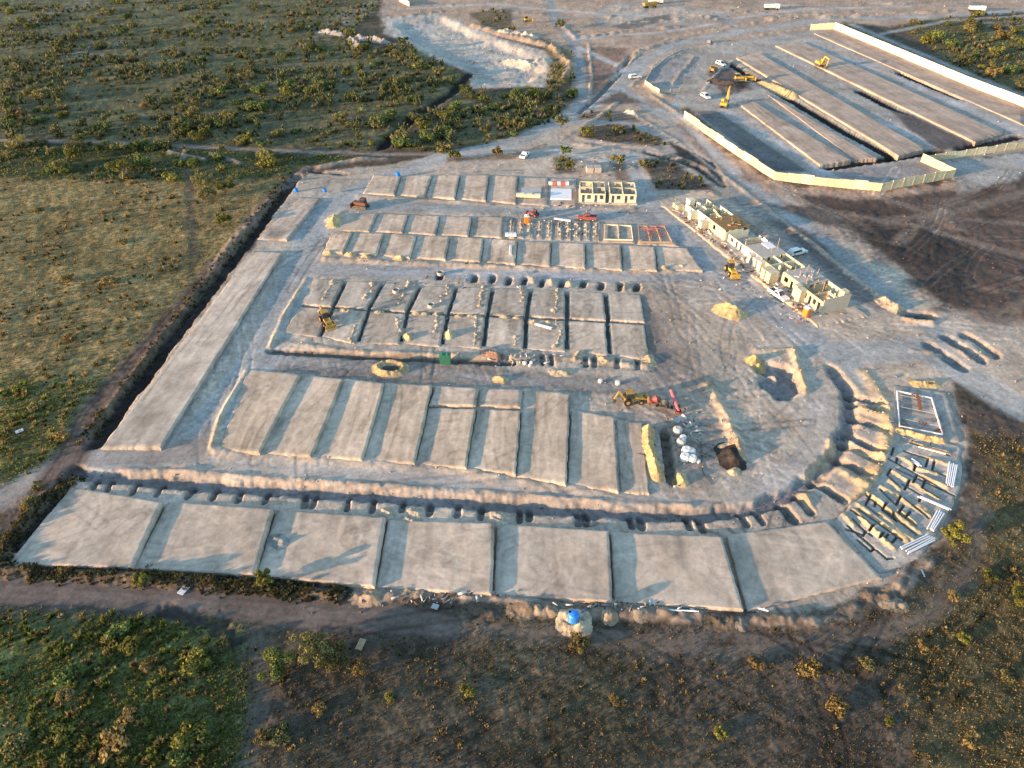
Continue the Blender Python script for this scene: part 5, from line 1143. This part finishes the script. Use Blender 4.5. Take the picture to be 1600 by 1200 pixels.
def loader(u, v, rz, mat, label, back=True, dz=0.0, front_up=.3):
    x, y = G(u, v); o = empty('backhoe_loader', (x, y, hz(x, y) + dz), rz, label, 'loader')
    MB().prism([(-1.4, .7), (-1.4, 1.3), (.2, 1.4), (2.1, 1.35), (2.3, .8)], -.6, .6).build('body', mat, o)
    MB().prism([(-1.2, 1.31), (-1.1, 2.6), (.1, 2.6), (.4, 1.38)], -.68, .68, [0, .08, .08, 0]).build('cab', 'glass', o); MB().box(-1.25, .2, -.72, .72, 2.6, 2.72).build('roof', mat, o)
    for xx, r in ((-.9, .75), (1.6, .5)):
        for s in (-.88, .88):
            w = MB().tube((xx, s - .2, r), (xx, s + .2, r), r, n=14).build('wheel', 'tyre', o)
            MB().tube((xx, s + math.copysign(.198, s), r), (xx, s + math.copysign(.22, s), r), r * .5, n=10).build('rim', mat, w)
    for s in (-.62, .62): MB().bar((.6, s, 1.5), (3.0, s, .5 + front_up), .14, .25).build('loader_arm', mat, o)
    MB().prism([(2.9, front_up), (2.8, .8 + front_up), (3.2, .9 + front_up), (3.1, .2 + front_up), (3.7, .1 + front_up), (3.7, front_up)], -1.15, 1.15).build('front_bucket', mat, o)
    if back:
        MB().bar((-1.4, 0, 1.0), (-2.5, 0, 2.9), .25, .35).build('boom', mat, o); MB().bar((-2.5, 0, 2.9), (-3.3, 0, 1.2), .22, .3).build('stick', mat, o)
        MB().prism([(-3.6, 1.2), (-3.8, .7), (-3.3, .5), (-2.9, .9), (-3.1, 1.2)], -.4, .4).build('rear_bucket', 'steel', o)
    return o
loader(1141, 425, heading((1135, 416), (1147, 432)), 'yellow', 'yellow wheel loader crossing the street by the houses', False)
loader(510, 503, heading((505, 494), (518, 512)), 'ochre', 'dusty ochre backhoe on the second front pad of the trenched block', True, .5)
loader(986, 628, heading((975, 629), (1004, 626)), 'ochre', 'dusty ochre backhoe beside the red mixer')
small(loader(834, 338, heading((845, 340), (826, 335)), 'red', 'red tractor on the second street', False), .75)
def dozer(u, v, rz, mat, label, dz=0):
    x, y = G(u, v); o = empty('bulldozer', (x, y, hz(x, y) + dz), rz, label, 'bulldozer')
    for s in (-1, 1): MB().prism([(-1.8, 0), (-2.1, .4), (-1.7, .95), (1.6, .85), (2.0, .35), (1.6, 0)], s - .3, s + .3).build('track', 'steel', o)
    MB().prism([(-1.6, .7), (-1.6, 1.7), (0, 1.7), (2.0, 1.6), (2.1, .7)], -.65, .65).build('body', mat, o); MB().prism([(-1.5, 1.71), (-1.4, 2.7), (-.1, 2.7), (.1, 1.71)], -.7, .7).build('cab', 'glass', o); MB().box(-1.6, 0, -.8, .8, 2.7, 2.82).build('roof', mat, o)
    MB().prism([(2.5, .1), (2.4, .6), (2.5, 1.2), (2.7, 1.25), (2.65, .1)], -1.7, 1.7).build('blade', mat, o)
    for s in (-1.35, 1.35): MB().bar((0, s, .5), (2.5, s, .5), .14, .2).build('push_arm', mat, o)
dozer(1153, 130, .1, 'yellow', 'left yellow bulldozer on the golden bank', .9); dozer(1168, 129, .05, 'yellow', 'right yellow bulldozer on the golden bank', .9); dozer(1113, 112, 1.2, 'ochre', 'dusty ochre bulldozer beside the grey lane'); dozer(824, 37, .3, 'yellow', 'yellow bulldozer on the bank above the quarry', 1.0); dozer(565, 325, 2.8, 'rust', 'small dark red machine at the corner of the second street')

# ------------------------------------------------------------------ plants
def leaf_cloud(lobes, n, size, cols, rng, flat=0.75):
    """leaf faces spread through a crown made of lobes (x, y, z, r, rz)"""
    L = np.array(lobes); w = L[:, 3] ** 2; w = w / w.sum()
    k = rng.choice(len(L), n, p=w)
    dr = rng.standard_normal((n, 3)); dr /= np.linalg.norm(dr, axis=1)[:, None]
    rad = rng.random(n) ** 0.45
    P = L[k, :3] + dr * (L[k, 3] * rad)[:, None] * np.stack([np.ones(n), np.ones(n), L[k, 4]], 1)
    P[:, 2] = np.maximum(P[:, 2], 0.03)
    a = rng.standard_normal((n, 3)); a -= dr * (a * dr).sum(1)[:, None] * flat; a /= np.linalg.norm(a, axis=1)[:, None]
    b = np.cross(dr + 0.6 * rng.standard_normal((n, 3)), a); b /= np.linalg.norm(b, axis=1)[:, None]
    s = size * (0.6 + 0.8 * rng.random(n))[:, None]
    V = np.stack([P - a * s, P + b * s * 0.6, P + a * s, P - b * s * 0.6], 1).reshape(-1, 3)
    F = np.arange(n * 4).reshape(n, 4)
    C = np.array(cols)[rng.integers(0, len(cols), n)] * (0.75 + 0.5 * rng.random(n))[:, None]
    return V, F, np.repeat(C, 4, axis=0)
def limbs(h, spread, rng, r=0.09, n=5):
    m = MB(); m.tube((0, 0, -.15), (0, 0, h * .35), r, r * .7, n=6)
    for k in range(n):
        t = 2 * math.pi * (k + rng.random()) / n; e = spread * (.5 + .4 * rng.random())
        m.tube((0, 0, h * (.25 + .1 * rng.random())), (e * math.cos(t), e * math.sin(t), h * (.65 + .25 * rng.random())), r * .6, r * .2, n=5)
    me = bpy.data.meshes.new('trunk'); me.from_pydata(m.v, [], m.f); me.update(); me.materials.append(M['bark']); return me
PAL = {'green': [(0.13, 0.175, 0.05), (0.09, 0.13, 0.04), (0.18, 0.2, 0.06)], 'olive': [(0.18, 0.17, 0.065), (0.12, 0.125, 0.05), (0.22, 0.19, 0.08)], 'gold': [(0.24, 0.17, 0.06), (0.17, 0.125, 0.05), (0.3, 0.22, 0.09)], 'bright': [(0.17, 0.17, 0.035), (0.11, 0.12, 0.03), (0.22, 0.2, 0.055)]}
def shrub_mesh(seed, pal, r=1.0, n=760, leaf=.12):
    g = np.random.default_rng(seed); nl = g.integers(4, 8)
    lob = [(0, 0, r * .5, r * .6, .75)] + [(r * .65 * math.cos(t), r * .65 * math.sin(t), r * (.3 + .45 * g.random()), r * (.28 + .25 * g.random()), .8) for t in g.random(nl) * 6.28]
    V, F, C = leaf_cloud(lob, n, leaf, PAL[pal], g)
    return np_mesh('shrub', V, F, C, M['leaf'])
def cactus_mesh(seed):
    """prickly pear: flat oval pads branching from one another"""
    g = np.random.default_rng(seed); V = []; F = []; C = []
    def oval(base, up, side, l, w):
        k = len(V); nrm = up.cross(side).normalized() * .05
        c = base + up * l * .5
        ring = [c + up * (l * .5 * math.cos(t)) + side * (w * .5 * math.sin(t)) for t in [i * math.pi / 4 for i in range(8)]]
        V.extend([tuple(p + nrm * .3) for p in ring] + [tuple(p - nrm * .3) for p in ring] + [tuple(c + nrm), tuple(c - nrm)])
        for i in range(8):
            j = (i + 1) % 8; F.append((k + i, k + j, k + 16, k + 16)); F.append((k + 8 + j, k + 8 + i, k + 17, k + 17)); F.append((k + i, k + 8 + i, k + 8 + j, k + j))
        cc = np.array([(0.12, 0.13, 0.055), (0.15, 0.15, 0.06), (0.09, 0.11, 0.045)][g.integers(3)]); C.extend([cc] * 18)
        return base + up * l * .95
    for s in range(9):
        b = Vector((g.normal() * .38, g.normal() * .38, -.05)); up = Vector((g.normal() * .3, g.normal() * .3, 1)).normalized()
        for lev in range(g.integers(3, 5)):
            side = Vector((g.normal(), g.normal(), .1)); side = (side - up * side.dot(up)).normalized()
            b2 = oval(b, up, side, .55 + .2 * g.random(), .38 + .12 * g.random())
            if g.random() < .7: u2 = (up + side * .8).normalized(); oval(b2, u2, (Vector((0, 0, 1)).cross(u2) + Vector((.1, 0, 0))).normalized(), .45, .34)
            b = b2; up = (up + Vector((g.normal() * .4, g.normal() * .4, .3))).normalized()
    tri = []
    for f in F:
        if f[2] == f[3]: tri.append(f[:3])
        else: tri += [(f[0], f[1], f[2]), (f[0], f[2], f[3])]
    return np_mesh('prickly_pear', np.array(V), np.array(tri), np.array(C), M['leaf'])
SH = {p: [shrub_mesh(300 + 11 * i + 100 * k, p) for i in range(4)] for k, p in enumerate(('green', 'olive', 'gold', 'bright'))}
CA = [cactus_mesh(500 + i) for i in range(4)]
def put(name, me, x, y, s, label, cat, group, sz=None):
    o = link(name, me, (x, y, hz(x, y) - .05), None, random.uniform(0, 6.28)); o.scale = (s, s, s * (sz or random.uniform(.7, 1.05)))
    return tag(o, label, cat, group)
def tree(u, v, h, r, pal, label, n=2600, group=None, leaf=.2):
    x, y = G(u, v); g = np.random.default_rng(int(u * 13 + v)); o = empty('tree', (x, y, hz(x, y)), random.uniform(0, 6), label, 'tree', group)
    link('trunk', limbs(h, r, g, .12), (0, 0, 0), o)
    lob = [(0, 0, h * .62, r * .42, .7)] + [(r * q * math.cos(t), r * q * math.sin(t), h * (.35 + .6 * g.random()), r * (.16 + .24 * g.random()), .8) for t, q in zip(g.random(13) * 6.28, .35 + .6 * g.random(13))]
    V, F, C = leaf_cloud(lob, n, leaf, PAL[pal], g)
    link('crown', np_mesh('crown', V, F, C, M['leaf']), (0, 0, 0), o); return o
# single trees that stand out
for u, v, h, r, pal, lab in [(492, 1030, 4.2, 2.7, 'olive', 'tall olive tree below the dirt road, left of the leaning board'), (524, 1040, 3.8, 2.4, 'olive', 'broad olive tree just left of the leaning board'), (436, 1050, 3.0, 2.2, 'green', 'dark green tree beside the fork of the lower tracks'), (560, 1050, 2.0, 1.2, 'gold', 'small golden bush tree at the foot of the leaning board'), (420, 920, 2.4, 1.4, 'bright', 'yellow green tree on the verge above the dirt road'), (1590, 946, 3.2, 2.0, 'bright', 'yellow green tree at the right edge below the arc'), (1488, 848, 3.0, 1.9, 'bright', 'yellow green tree at the lower rim of the arc'), (225, 918, 2.2, 1.3, 'bright', 'yellow green bush tree above the dirt road left of the pale board'),
        (698, 188, 3.6, 3.0, 'bright', 'bright green tree right of the black soil cut'), (725, 150, 4.0, 3.2, 'green', 'green tree at the head of the black soil cut'), (632, 75, 5.0, 2.6, 'green', 'tree on the rim left of the quarry'), (876, 200, 4.2, 2.8, 'olive', 'olive tree at the bend of the haul road'), (917, 215, 3.6, 2.6, 'bright', 'tree among the brown mounds beyond the farthest row'), (884, 243, 3.2, 2.0, 'green', 'tree left of the grey sheds'), (884, 266, 3.4, 2.2, 'bright', 'bush tree between the sheds and the parked pickup'), (966, 258, 3.2, 2.2, 'olive', 'tree right of the grey sheds'), (962, 210, 3.0, 2.2, 'olive', 'lone tree between the curving tracks'), (1006, 262, 2.6, 1.8, 'olive', 'tree beside the street by the shells'), (875, 45, 4.0, 3.0, 'olive', 'tree at the top of the haul road'), (870, 130, 5.0, 4.0, 'olive', 'large olive tree on the right bank of the quarry'), (832, 155, 4.2, 3.2, 'green', 'dark tree below the quarry'), (806, 158, 4.2, 3.0, 'green', 'round tree below the quarry at its left'), (710, 250, 3.0, 2.0, 'bright', 'small tree beside the curved street behind the pads'), (775, 245, 2.6, 2.0, 'gold', 'golden bush tree above the farthest pads'),
        (125, 240, 5.0, 3.6, 'olive', 'tall pale olive tree breaking the track line at the left'), (118, 250, 4.0, 3.0, 'bright', 'lower yellow green tree below the tall olive one'), (32, 235, 4.6, 4.0, 'olive', 'broad olive tree at the left end of the track'), (190, 240, 3.6, 2.6, 'olive', 'round grey olive tree below the track'), (209, 238, 3.2, 2.0, 'bright', 'slim yellow tree next to the round grey olive one'), (312, 222, 4.0, 3.0, 'bright', 'yellow tree just above the track'), (388, 225, 3.8, 2.4, 'bright', 'yellow tree above the track near the trenches'), (320, 290, 3.6, 3.0, 'olive', 'rounded tree at the top corner of the left field'), (352, 300, 3.4, 2.6, 'bright', 'yellow tree at the top right corner of the left field'), (325, 312, 3.2, 2.6, 'olive', 'bush tree below the corner of the left field'), (350, 350, 2.8, 2.4, 'bright', 'lowest of the trees at the corner of the left field'), (190, 268, 3.4, 3.2, 'bright', 'pale bush tree at the far edge of the left field'), (97, 270, 3.2, 3.0, 'olive', 'olive bush tree at the far edge of the left field'), (535, 195, 4.0, 3.0, 'olive', 'olive tree in the scrub left of the black cut')]:
    tree(u, v, h, r, pal, lab, 3600 if v > 800 else 1000, 'trees round the site', .14 if v > 800 else .26)
# shrubs and prickly pears of the scrub
U1 = UU.ravel(); V1 = VV.ravel()
def scatter_px(n, box, wmap, gap, seed, clump=(9, .0)):
    """n spots spread over a box in image pixels by a land weight, kept apart by gap metres"""
    g = np.random.default_rng(seed); out = []
    cell = {}
    tries = 0
    (xa, ya), (xb, yb) = box
    while len(out) < n and tries < n * 60:
        tries += 1
        v = yb - (yb - ya) * g.random() ** 1.0; u = xa + (xb - xa) * g.random()
        i = int(np.clip(np.searchsorted(vs, v), 0, NR - 1)); j = int(np.clip(np.searchsorted(us, u), 0, NC - 1)); kk = i * NC + j
        if wmap[kk] < .3: continue
        x, y = GX[i, j], GY[i, j]
        if clump[0] and float(fbm(np.array([x]), np.array([y]), clump[0], 3, seed)[0]) < clump[1]: continue
        c = (int(x // gap), int(y // gap))
        if c in cell: continue
        cell[c] = 1; out.append((x, y))
    return out
scr = wscrub
for (n, box, seed, gap, label, group, cl) in [(200, ((2, 5), (720, 232)), 1, 3.4, 'bushy shrub among many in the scrub left of the quarry', 'shrubs in the scrub left of the quarry', (26, -.12)), (40, ((610, 140), (900, 238)), 2, 3.4, 'bushy shrub on the scrub patch between the black cut and the haul road', 'shrubs below the quarry', (0, 0)), (28, ((1405, 20), (1598, 140)), 3, 4.2, 'bushy shrub in the scrub behind the far pale wall', 'shrubs behind the far wall', (0, 0)), (28, ((2, 226), (440, 292)), 4, 3.0, 'bushy shrub in the belt between track and left field', 'shrubs between track and field', (0, 0))]:
    for i, (x, y) in enumerate(scatter_px(n, box, scr, gap, seed, cl)):
        p = random.choices(('green', 'olive', 'gold', 'bright'), (5, 5, 1.2, 2))[0]
        s_ = random.choice((1.3, 1.8, 2.2, 2.7, 3.3)); look = ('small ' if s_ < 1.5 else 'large ' if s_ > 2.5 else 'middling ') + {'green': 'dark green', 'olive': 'olive', 'gold': 'golden', 'bright': 'yellow green'}[p]
        put('shrub', random.choice(SH[p]), x, y, s_ * (1.35 if seed == 3 else 1), label.replace('bushy', look).replace(' among many', ''), 'shrub', look + ' ' + group)
for (n, box, seed, label, group) in [(150, ((2, 60), (700, 225)), 11, 'pale prickly pear clump in the scrub left of the quarry', 'prickly pears in the scrub left of the quarry'), (24, ((640, 150), (880, 230)), 12, 'pale prickly pear clump between the black cut and the haul road', 'prickly pears below the quarry')]:
    for x, y in scatter_px(n, box, scr, 3.0, seed, (26, -.15)):
        put('prickly_pear', random.choice(CA), x, y, random.uniform(1.0, 1.7), label, 'cactus', group, 1.1)
# low bushes in the near fields
BUSH = [(1262, 1048, 1.5, 'gold'), (1308, 1108, 1.4, 'gold'), (1515, 1158, 1.3, 'gold'), (1392, 1128, .8, 'bright'), (732, 1080, 1.1, 'bright'), (610, 1090, .7, 'bright'), (905, 1010, 1.6, 'gold'), (1490, 935, 1.0, 'gold'), (1545, 900, 1.2, 'bright'), (1510, 1000, 1.1, 'bright'), (1570, 1060, 1.0, 'olive'), (1180, 1040, 1.2, 'gold'), (440, 1150, 1.4, 'olive'), (412, 1155, 1.1, 'gold'), (180, 1165, 2.0, 'gold'), (200, 1120, 1.2, 'gold'), (105, 1090, 1.1, 'gold'), (208, 1020, 1.8, 'bright'), (185, 985, 1.7, 'green'), (300, 1150, 2.0, 'bright'), (310, 1040, 1.9, 'bright'), (110, 1055, 1.7, 'green'), (285, 1175, 1.7, 'green'), (100, 1145, 1.5, 'bright'), (235, 1040, 1.2, 'gold'), (30, 1170, 1.5, 'olive'), (345, 1010, 1.3, 'olive'), (1440, 1010, .9, 'gold'), (1130, 1150, 1.1, 'bright'), (960, 1095, .8, 'gold'), (1350, 1040, 1.0, 'olive'), (500, 1110, 1.0, 'gold'), (106, 438, 1.8, 'gold'), (172, 442, 1.9, 'gold'), (190, 380, 1.5, 'gold'), (110, 530, 1.5, 'gold'), (60, 330, 1.6, 'olive'), (35, 610, 1.6, 'bright'), (60, 640, 1.5, 'olive'), (50, 785, 1.2, 'olive'), (42, 792, 1.0, 'gold'), (62, 760, 1.1, 'olive'), (100, 685, 1.4, 'gold')]
def where_of(u, v): return 'left field' if u < 420 and v < 800 else ('lower left weeds' if u < 420 else 'field below the site')
ORD = {i: NUM[sorted(b[0] for b in BUSH if b[3] == BUSH[i][3] and where_of(*b[:2]) == where_of(*BUSH[i][:2])).index(BUSH[i][0])] for i in range(len(BUSH))}
for i, (u, v, s, p) in enumerate(BUSH):
    x, y = G(u, v); where = 'left field' if u < 420 and v < 800 else ('lower left weeds' if u < 420 else 'field below the site')
    put('bush', random.choice(SH[p]), x, y, s, {'gold': 'dry golden', 'bright': 'yellow green', 'green': 'dark green', 'olive': 'dull olive'}[p] + f' low bush in the {where}, {ORD[i]} such from left', 'bush', f'{p} bushes in the {where}')

# grass, weeds and undergrowth: nobody could count the tufts
def tufts(name, n, wmap, pal, hmin, hmax, blades, label, cat, seed, umin=-260, umax=1860, vmin=-30, vmax=1400, wb=.1, clump=(3.0, -.3), power=1.0):
    g = np.random.default_rng(seed)
    m = (U1 > umin) & (U1 < umax) & (V1 > vmin) & (V1 < vmax) & (wmap > .08)
    cand = np.nonzero(m)[0]
    if not len(cand): return
    # weight by land and by the size of a cell, thinned out with distance
    zc = Y[cand] * CP + CAM_H * SP
    w = wmap[cand] * np.where((U1[cand] < 0) | (U1[cand] > 1600), 6, 1) * np.where(V1[cand] < 0, 2.5, np.where(V1[cand] > 1200, 6, 1)) * zc ** power
    w *= sstep(clump[1], clump[1] + .5, fbm(X[cand], Y[cand], clump[0], 3, seed + 5)) + .05
    pick = cand[g.choice(len(cand), n, p=w / w.sum())]
    zc = Y[pick] * CP + CAM_H * SP
    ju = zc / FPX * np.where((U1[pick] < 0) | (U1[pick] > 1600), 12, 2); jv = zc / FPX * np.where(V1[pick] < 0, 5, np.where(V1[pick] > 1200, 12, 2)) * np.hypot(Y[pick], CAM_H) / CAM_H
    bx = X[pick] + (g.random(n) - .5) * ju; by = Y[pick] + (g.random(n) - .5) * jv; bz = hzv(bx, by) - .04
    size = (hmin + (hmax - hmin) * g.random(n) ** 1.6) * (1 + .006 * np.clip(zc - 110, 0, 200))
    base = np.array(pal)[g.integers(0, len(pal), n)] * (.65 + .7 * g.random(n))[:, None]
    base *= (1 + .35 * fbm(bx, by, 9, 3, seed + 9))[:, None]
    Vs = []; Cs = []
    for b in range(blades):
        t = g.random(n) * 6.283; le = size * (.25 + .75 * g.random(n)) * .8; hh = size * (.5 + .6 * g.random(n)); ww = size * wb * (1.2 + g.random(n)) + .03
        ct, st = np.cos(t), np.sin(t)
        p0 = np.stack([bx - st * ww + ct * .05, by + ct * ww + st * .05, bz + hh * .1], 1); p1 = np.stack([bx + st * ww + ct * .05, by - ct * ww + st * .05, bz + hh * .1], 1)
        p2 = np.stack([bx + ct * le, by + st * le, bz + hh], 1)
        Vs.append(np.stack([p0, p1, p2], 1)); Cs.append(np.repeat((base * (.88 + .24 * g.random(n))[:, None])[:, None, :], 3, 1))
    Vv = np.concatenate(Vs).reshape(-1, 3); Cc = np.concatenate(Cs).reshape(-1, 3)
    o = link(name, np_mesh(name, Vv, np.arange(len(Vv)).reshape(-1, 3), np.clip(Cc, .005, .6), M['grass']))
    tag(o, label, cat, None, 'stuff')
GOLD = [(0.32, 0.225, 0.085), (0.38, 0.27, 0.105), (0.26, 0.19, 0.075), (0.22, 0.175, 0.07), (0.17, 0.15, 0.06)]
GRN = [(0.13, 0.17, 0.035), (0.2, 0.23, 0.045), (0.1, 0.135, 0.035), (0.26, 0.245, 0.07)]
DUL = [(0.16, 0.12, 0.07), (0.115, 0.1, 0.052), (0.23, 0.165, 0.08), (0.09, 0.08, 0.042), (0.27, 0.195, 0.08), (0.1, 0.1, 0.042)]
tufts('dry_grass', 74000, wfield, GOLD, .1, .3, 4, 'dry golden grass covering the left field and the right verge', 'grass', 21, clump=(4, -.8))
tufts('weeds', 36000, np.clip(wgreen, 0, 1), GRN + [GOLD[0]], .14, .45, 5, 'green weeds spreading over the lower left corner', 'weeds', 22, clump=(4.0, -.35))
tufts('low_weeds', 72000, np.clip(wlow, 0, 1) * (V1 > 860), DUL, .08, .28, 4, 'dull brown and olive weeds on the ground below the site', 'weeds', 23, clump=(3.5, -.75))
tufts('undergrowth', 22000, np.clip(wscrub, 0, 1), [(0.12, 0.135, 0.045), (0.09, 0.11, 0.04), (0.15, 0.145, 0.06), (0.17, 0.15, 0.075)], .15, .45, 4, 'low undergrowth between the shrubs of the scrub', 'undergrowth', 24, clump=(7, -.2))
CL = dict(power=1.0)
tufts('dry_bushlets', 900, wfield, GOLD[:3] + [DUL[1]], .4, .85, 20, 'dry golden bushlets dotted over the fields', 'grass', 31, wb=.16, clump=(9, -.15))
tufts('tall_weeds', 1300, np.clip(wgreen, 0, 1) * (V1 > 560), [(0.2, 0.21, 0.045), (0.13, 0.16, 0.035), (0.26, 0.23, 0.07), (0.28, 0.2, 0.08)], .4, .95, 24, 'tall yellow green weed clumps at the lower left', 'weeds', 32, wb=.16, clump=(6, -.1))
tufts('scrub_bushlets', 4200, np.clip(wscrub, 0, 1), [(0.15, 0.16, 0.055), (0.11, 0.125, 0.045), (0.2, 0.175, 0.08), (0.24, 0.19, 0.1)], .5, 1.15, 14, 'small bushlets filling the scrub between the shrubs', 'undergrowth', 33, wb=.16, clump=(16, -.1))
tufts('brown_bushlets', 700, np.clip(wlow, 0, 1) * (V1 > 960), DUL, .3, .65, 18, 'brown bushlets dotted below the site', 'weeds', 34, wb=.15, clump=(8, -.1))
tufts('verge_weeds', 3000, wverge, [(0.16, 0.125, 0.06), (0.11, 0.1, 0.045), (0.22, 0.18, 0.06), (0.08, 0.065, 0.04)], .2, .65, 8, 'dark weeds on the banks along the edge of the site', 'weeds', 35, wb=.14, clump=(3, -.5))
# loose stones of the churned ground
def stones(n, seed):
    g = np.random.default_rng(seed)
    w = np.where((zone == 3) | (zone == 6), .25 + 1.5 * sstep(.15, .5, np.abs(hgt)), 0) + np.where(zone == 5, .5, 0) + np.where(zone == 4, .04, 0)
    w = w * (V1 > 0) * (V1 < 1000) * (U1 > 0) * (U1 < 1600)
    pick = g.choice(len(X), n, p=w / w.sum())
    zc = Y[pick] * CP + CAM_H * SP
    s = (.05 + .2 * g.random(n) ** 3) * (zc / 110) ** .8
    octa = np.array([(1, 0, 0), (0, 1, 0), (-1, 0, 0), (0, -1, 0), (0, 0, .8), (0, 0, -.5)], float)
    P = np.stack([X[pick], Y[pick], hgt[pick] + s * .2], 1)
    Vv = P[:, None, :] + octa[None] * s[:, None, None] * (.6 + .8 * g.random((n, 6, 1)))
    tri = np.array([(0, 1, 4), (1, 2, 4), (2, 3, 4), (3, 0, 4), (1, 0, 5), (2, 1, 5), (3, 2, 5), (0, 3, 5)])
    F = (tri[None] + (np.arange(n) * 6)[:, None, None]).reshape(-1, 3)
    c = np.clip(col[pick] * (.75 + .45 * g.random(n))[:, None], 0, .7)
    me = np_mesh('rubble', Vv.reshape(-1, 3), F, np.repeat(c, 6, 0), M['heap'])
    tag(link('rubble', me), 'loose stones and clods strewn over the churned site soil', 'rubble', None, 'stuff')
stones(9000, 41)

# scraps of timber, sheet and rubbish round the working places
def scraps(n, seed):
    g = np.random.default_rng(seed); Vv = []; Cc = []
    spots = [(1070, 690, 45, 45), (805, 562, 60, 8), (1190, 430, 60, 60), (1430, 690, 50, 60), (900, 322, 90, 8), (870, 355, 90, 18), (1260, 490, 40, 12), (720, 460, 120, 40), (700, 935, 140, 10), (1020, 400, 50, 20), (1400, 850, 60, 40), (1000, 950, 160, 8), (930, 262, 60, 14)]
    box = np.array([(x, y, z) for z in (0, 1) for x, y in ((-.5, -.5), (.5, -.5), (.5, .5), (-.5, .5))])
    quad = np.array([(3, 2, 1, 0), (4, 5, 6, 7), (0, 1, 5, 4), (1, 2, 6, 5), (2, 3, 7, 6), (3, 0, 4, 7)])
    pal = np.array([(.6, .58, .55), (.35, .25, .15), (.1, .09, .09), (.4, .36, .3), (.2, .1, .06), (.7, .7, .7), (.15, .2, .3)])
    Fq = []
    for k in range(n):
        u0, v0, du, dv = spots[g.integers(len(spots))]; u = u0 + du * g.normal() * .6; v = v0 + dv * g.normal() * .6
        x, y = G(u, v); s = np.array([g.uniform(.15, 1.4) if g.random() < .5 else g.uniform(.1, .4), g.uniform(.08, .35), g.uniform(.04, .25)]); t = g.random() * 3.14
        b = box * s; c, s_ = math.cos(t), math.sin(t)
        Vv.append(np.stack([x + b[:, 0] * c - b[:, 1] * s_, y + b[:, 0] * s_ + b[:, 1] * c, b[:, 2] + hz(x, y) + .22 * (g.random() < .5)], 1)); Fq.append(quad + 8 * k); Cc.append(np.repeat(pal[g.integers(len(pal))][None], 8, 0) * g.uniform(.7, 1.1))
    me = np_mesh('debris', np.concatenate(Vv), np.concatenate(Fq), np.clip(np.concatenate(Cc), 0, .75), M['pad'])
    tag(link('debris', me), 'scraps of timber, sheet and rubbish strewn round the working places', 'debris', None, 'stuff')
scraps(650, 77)
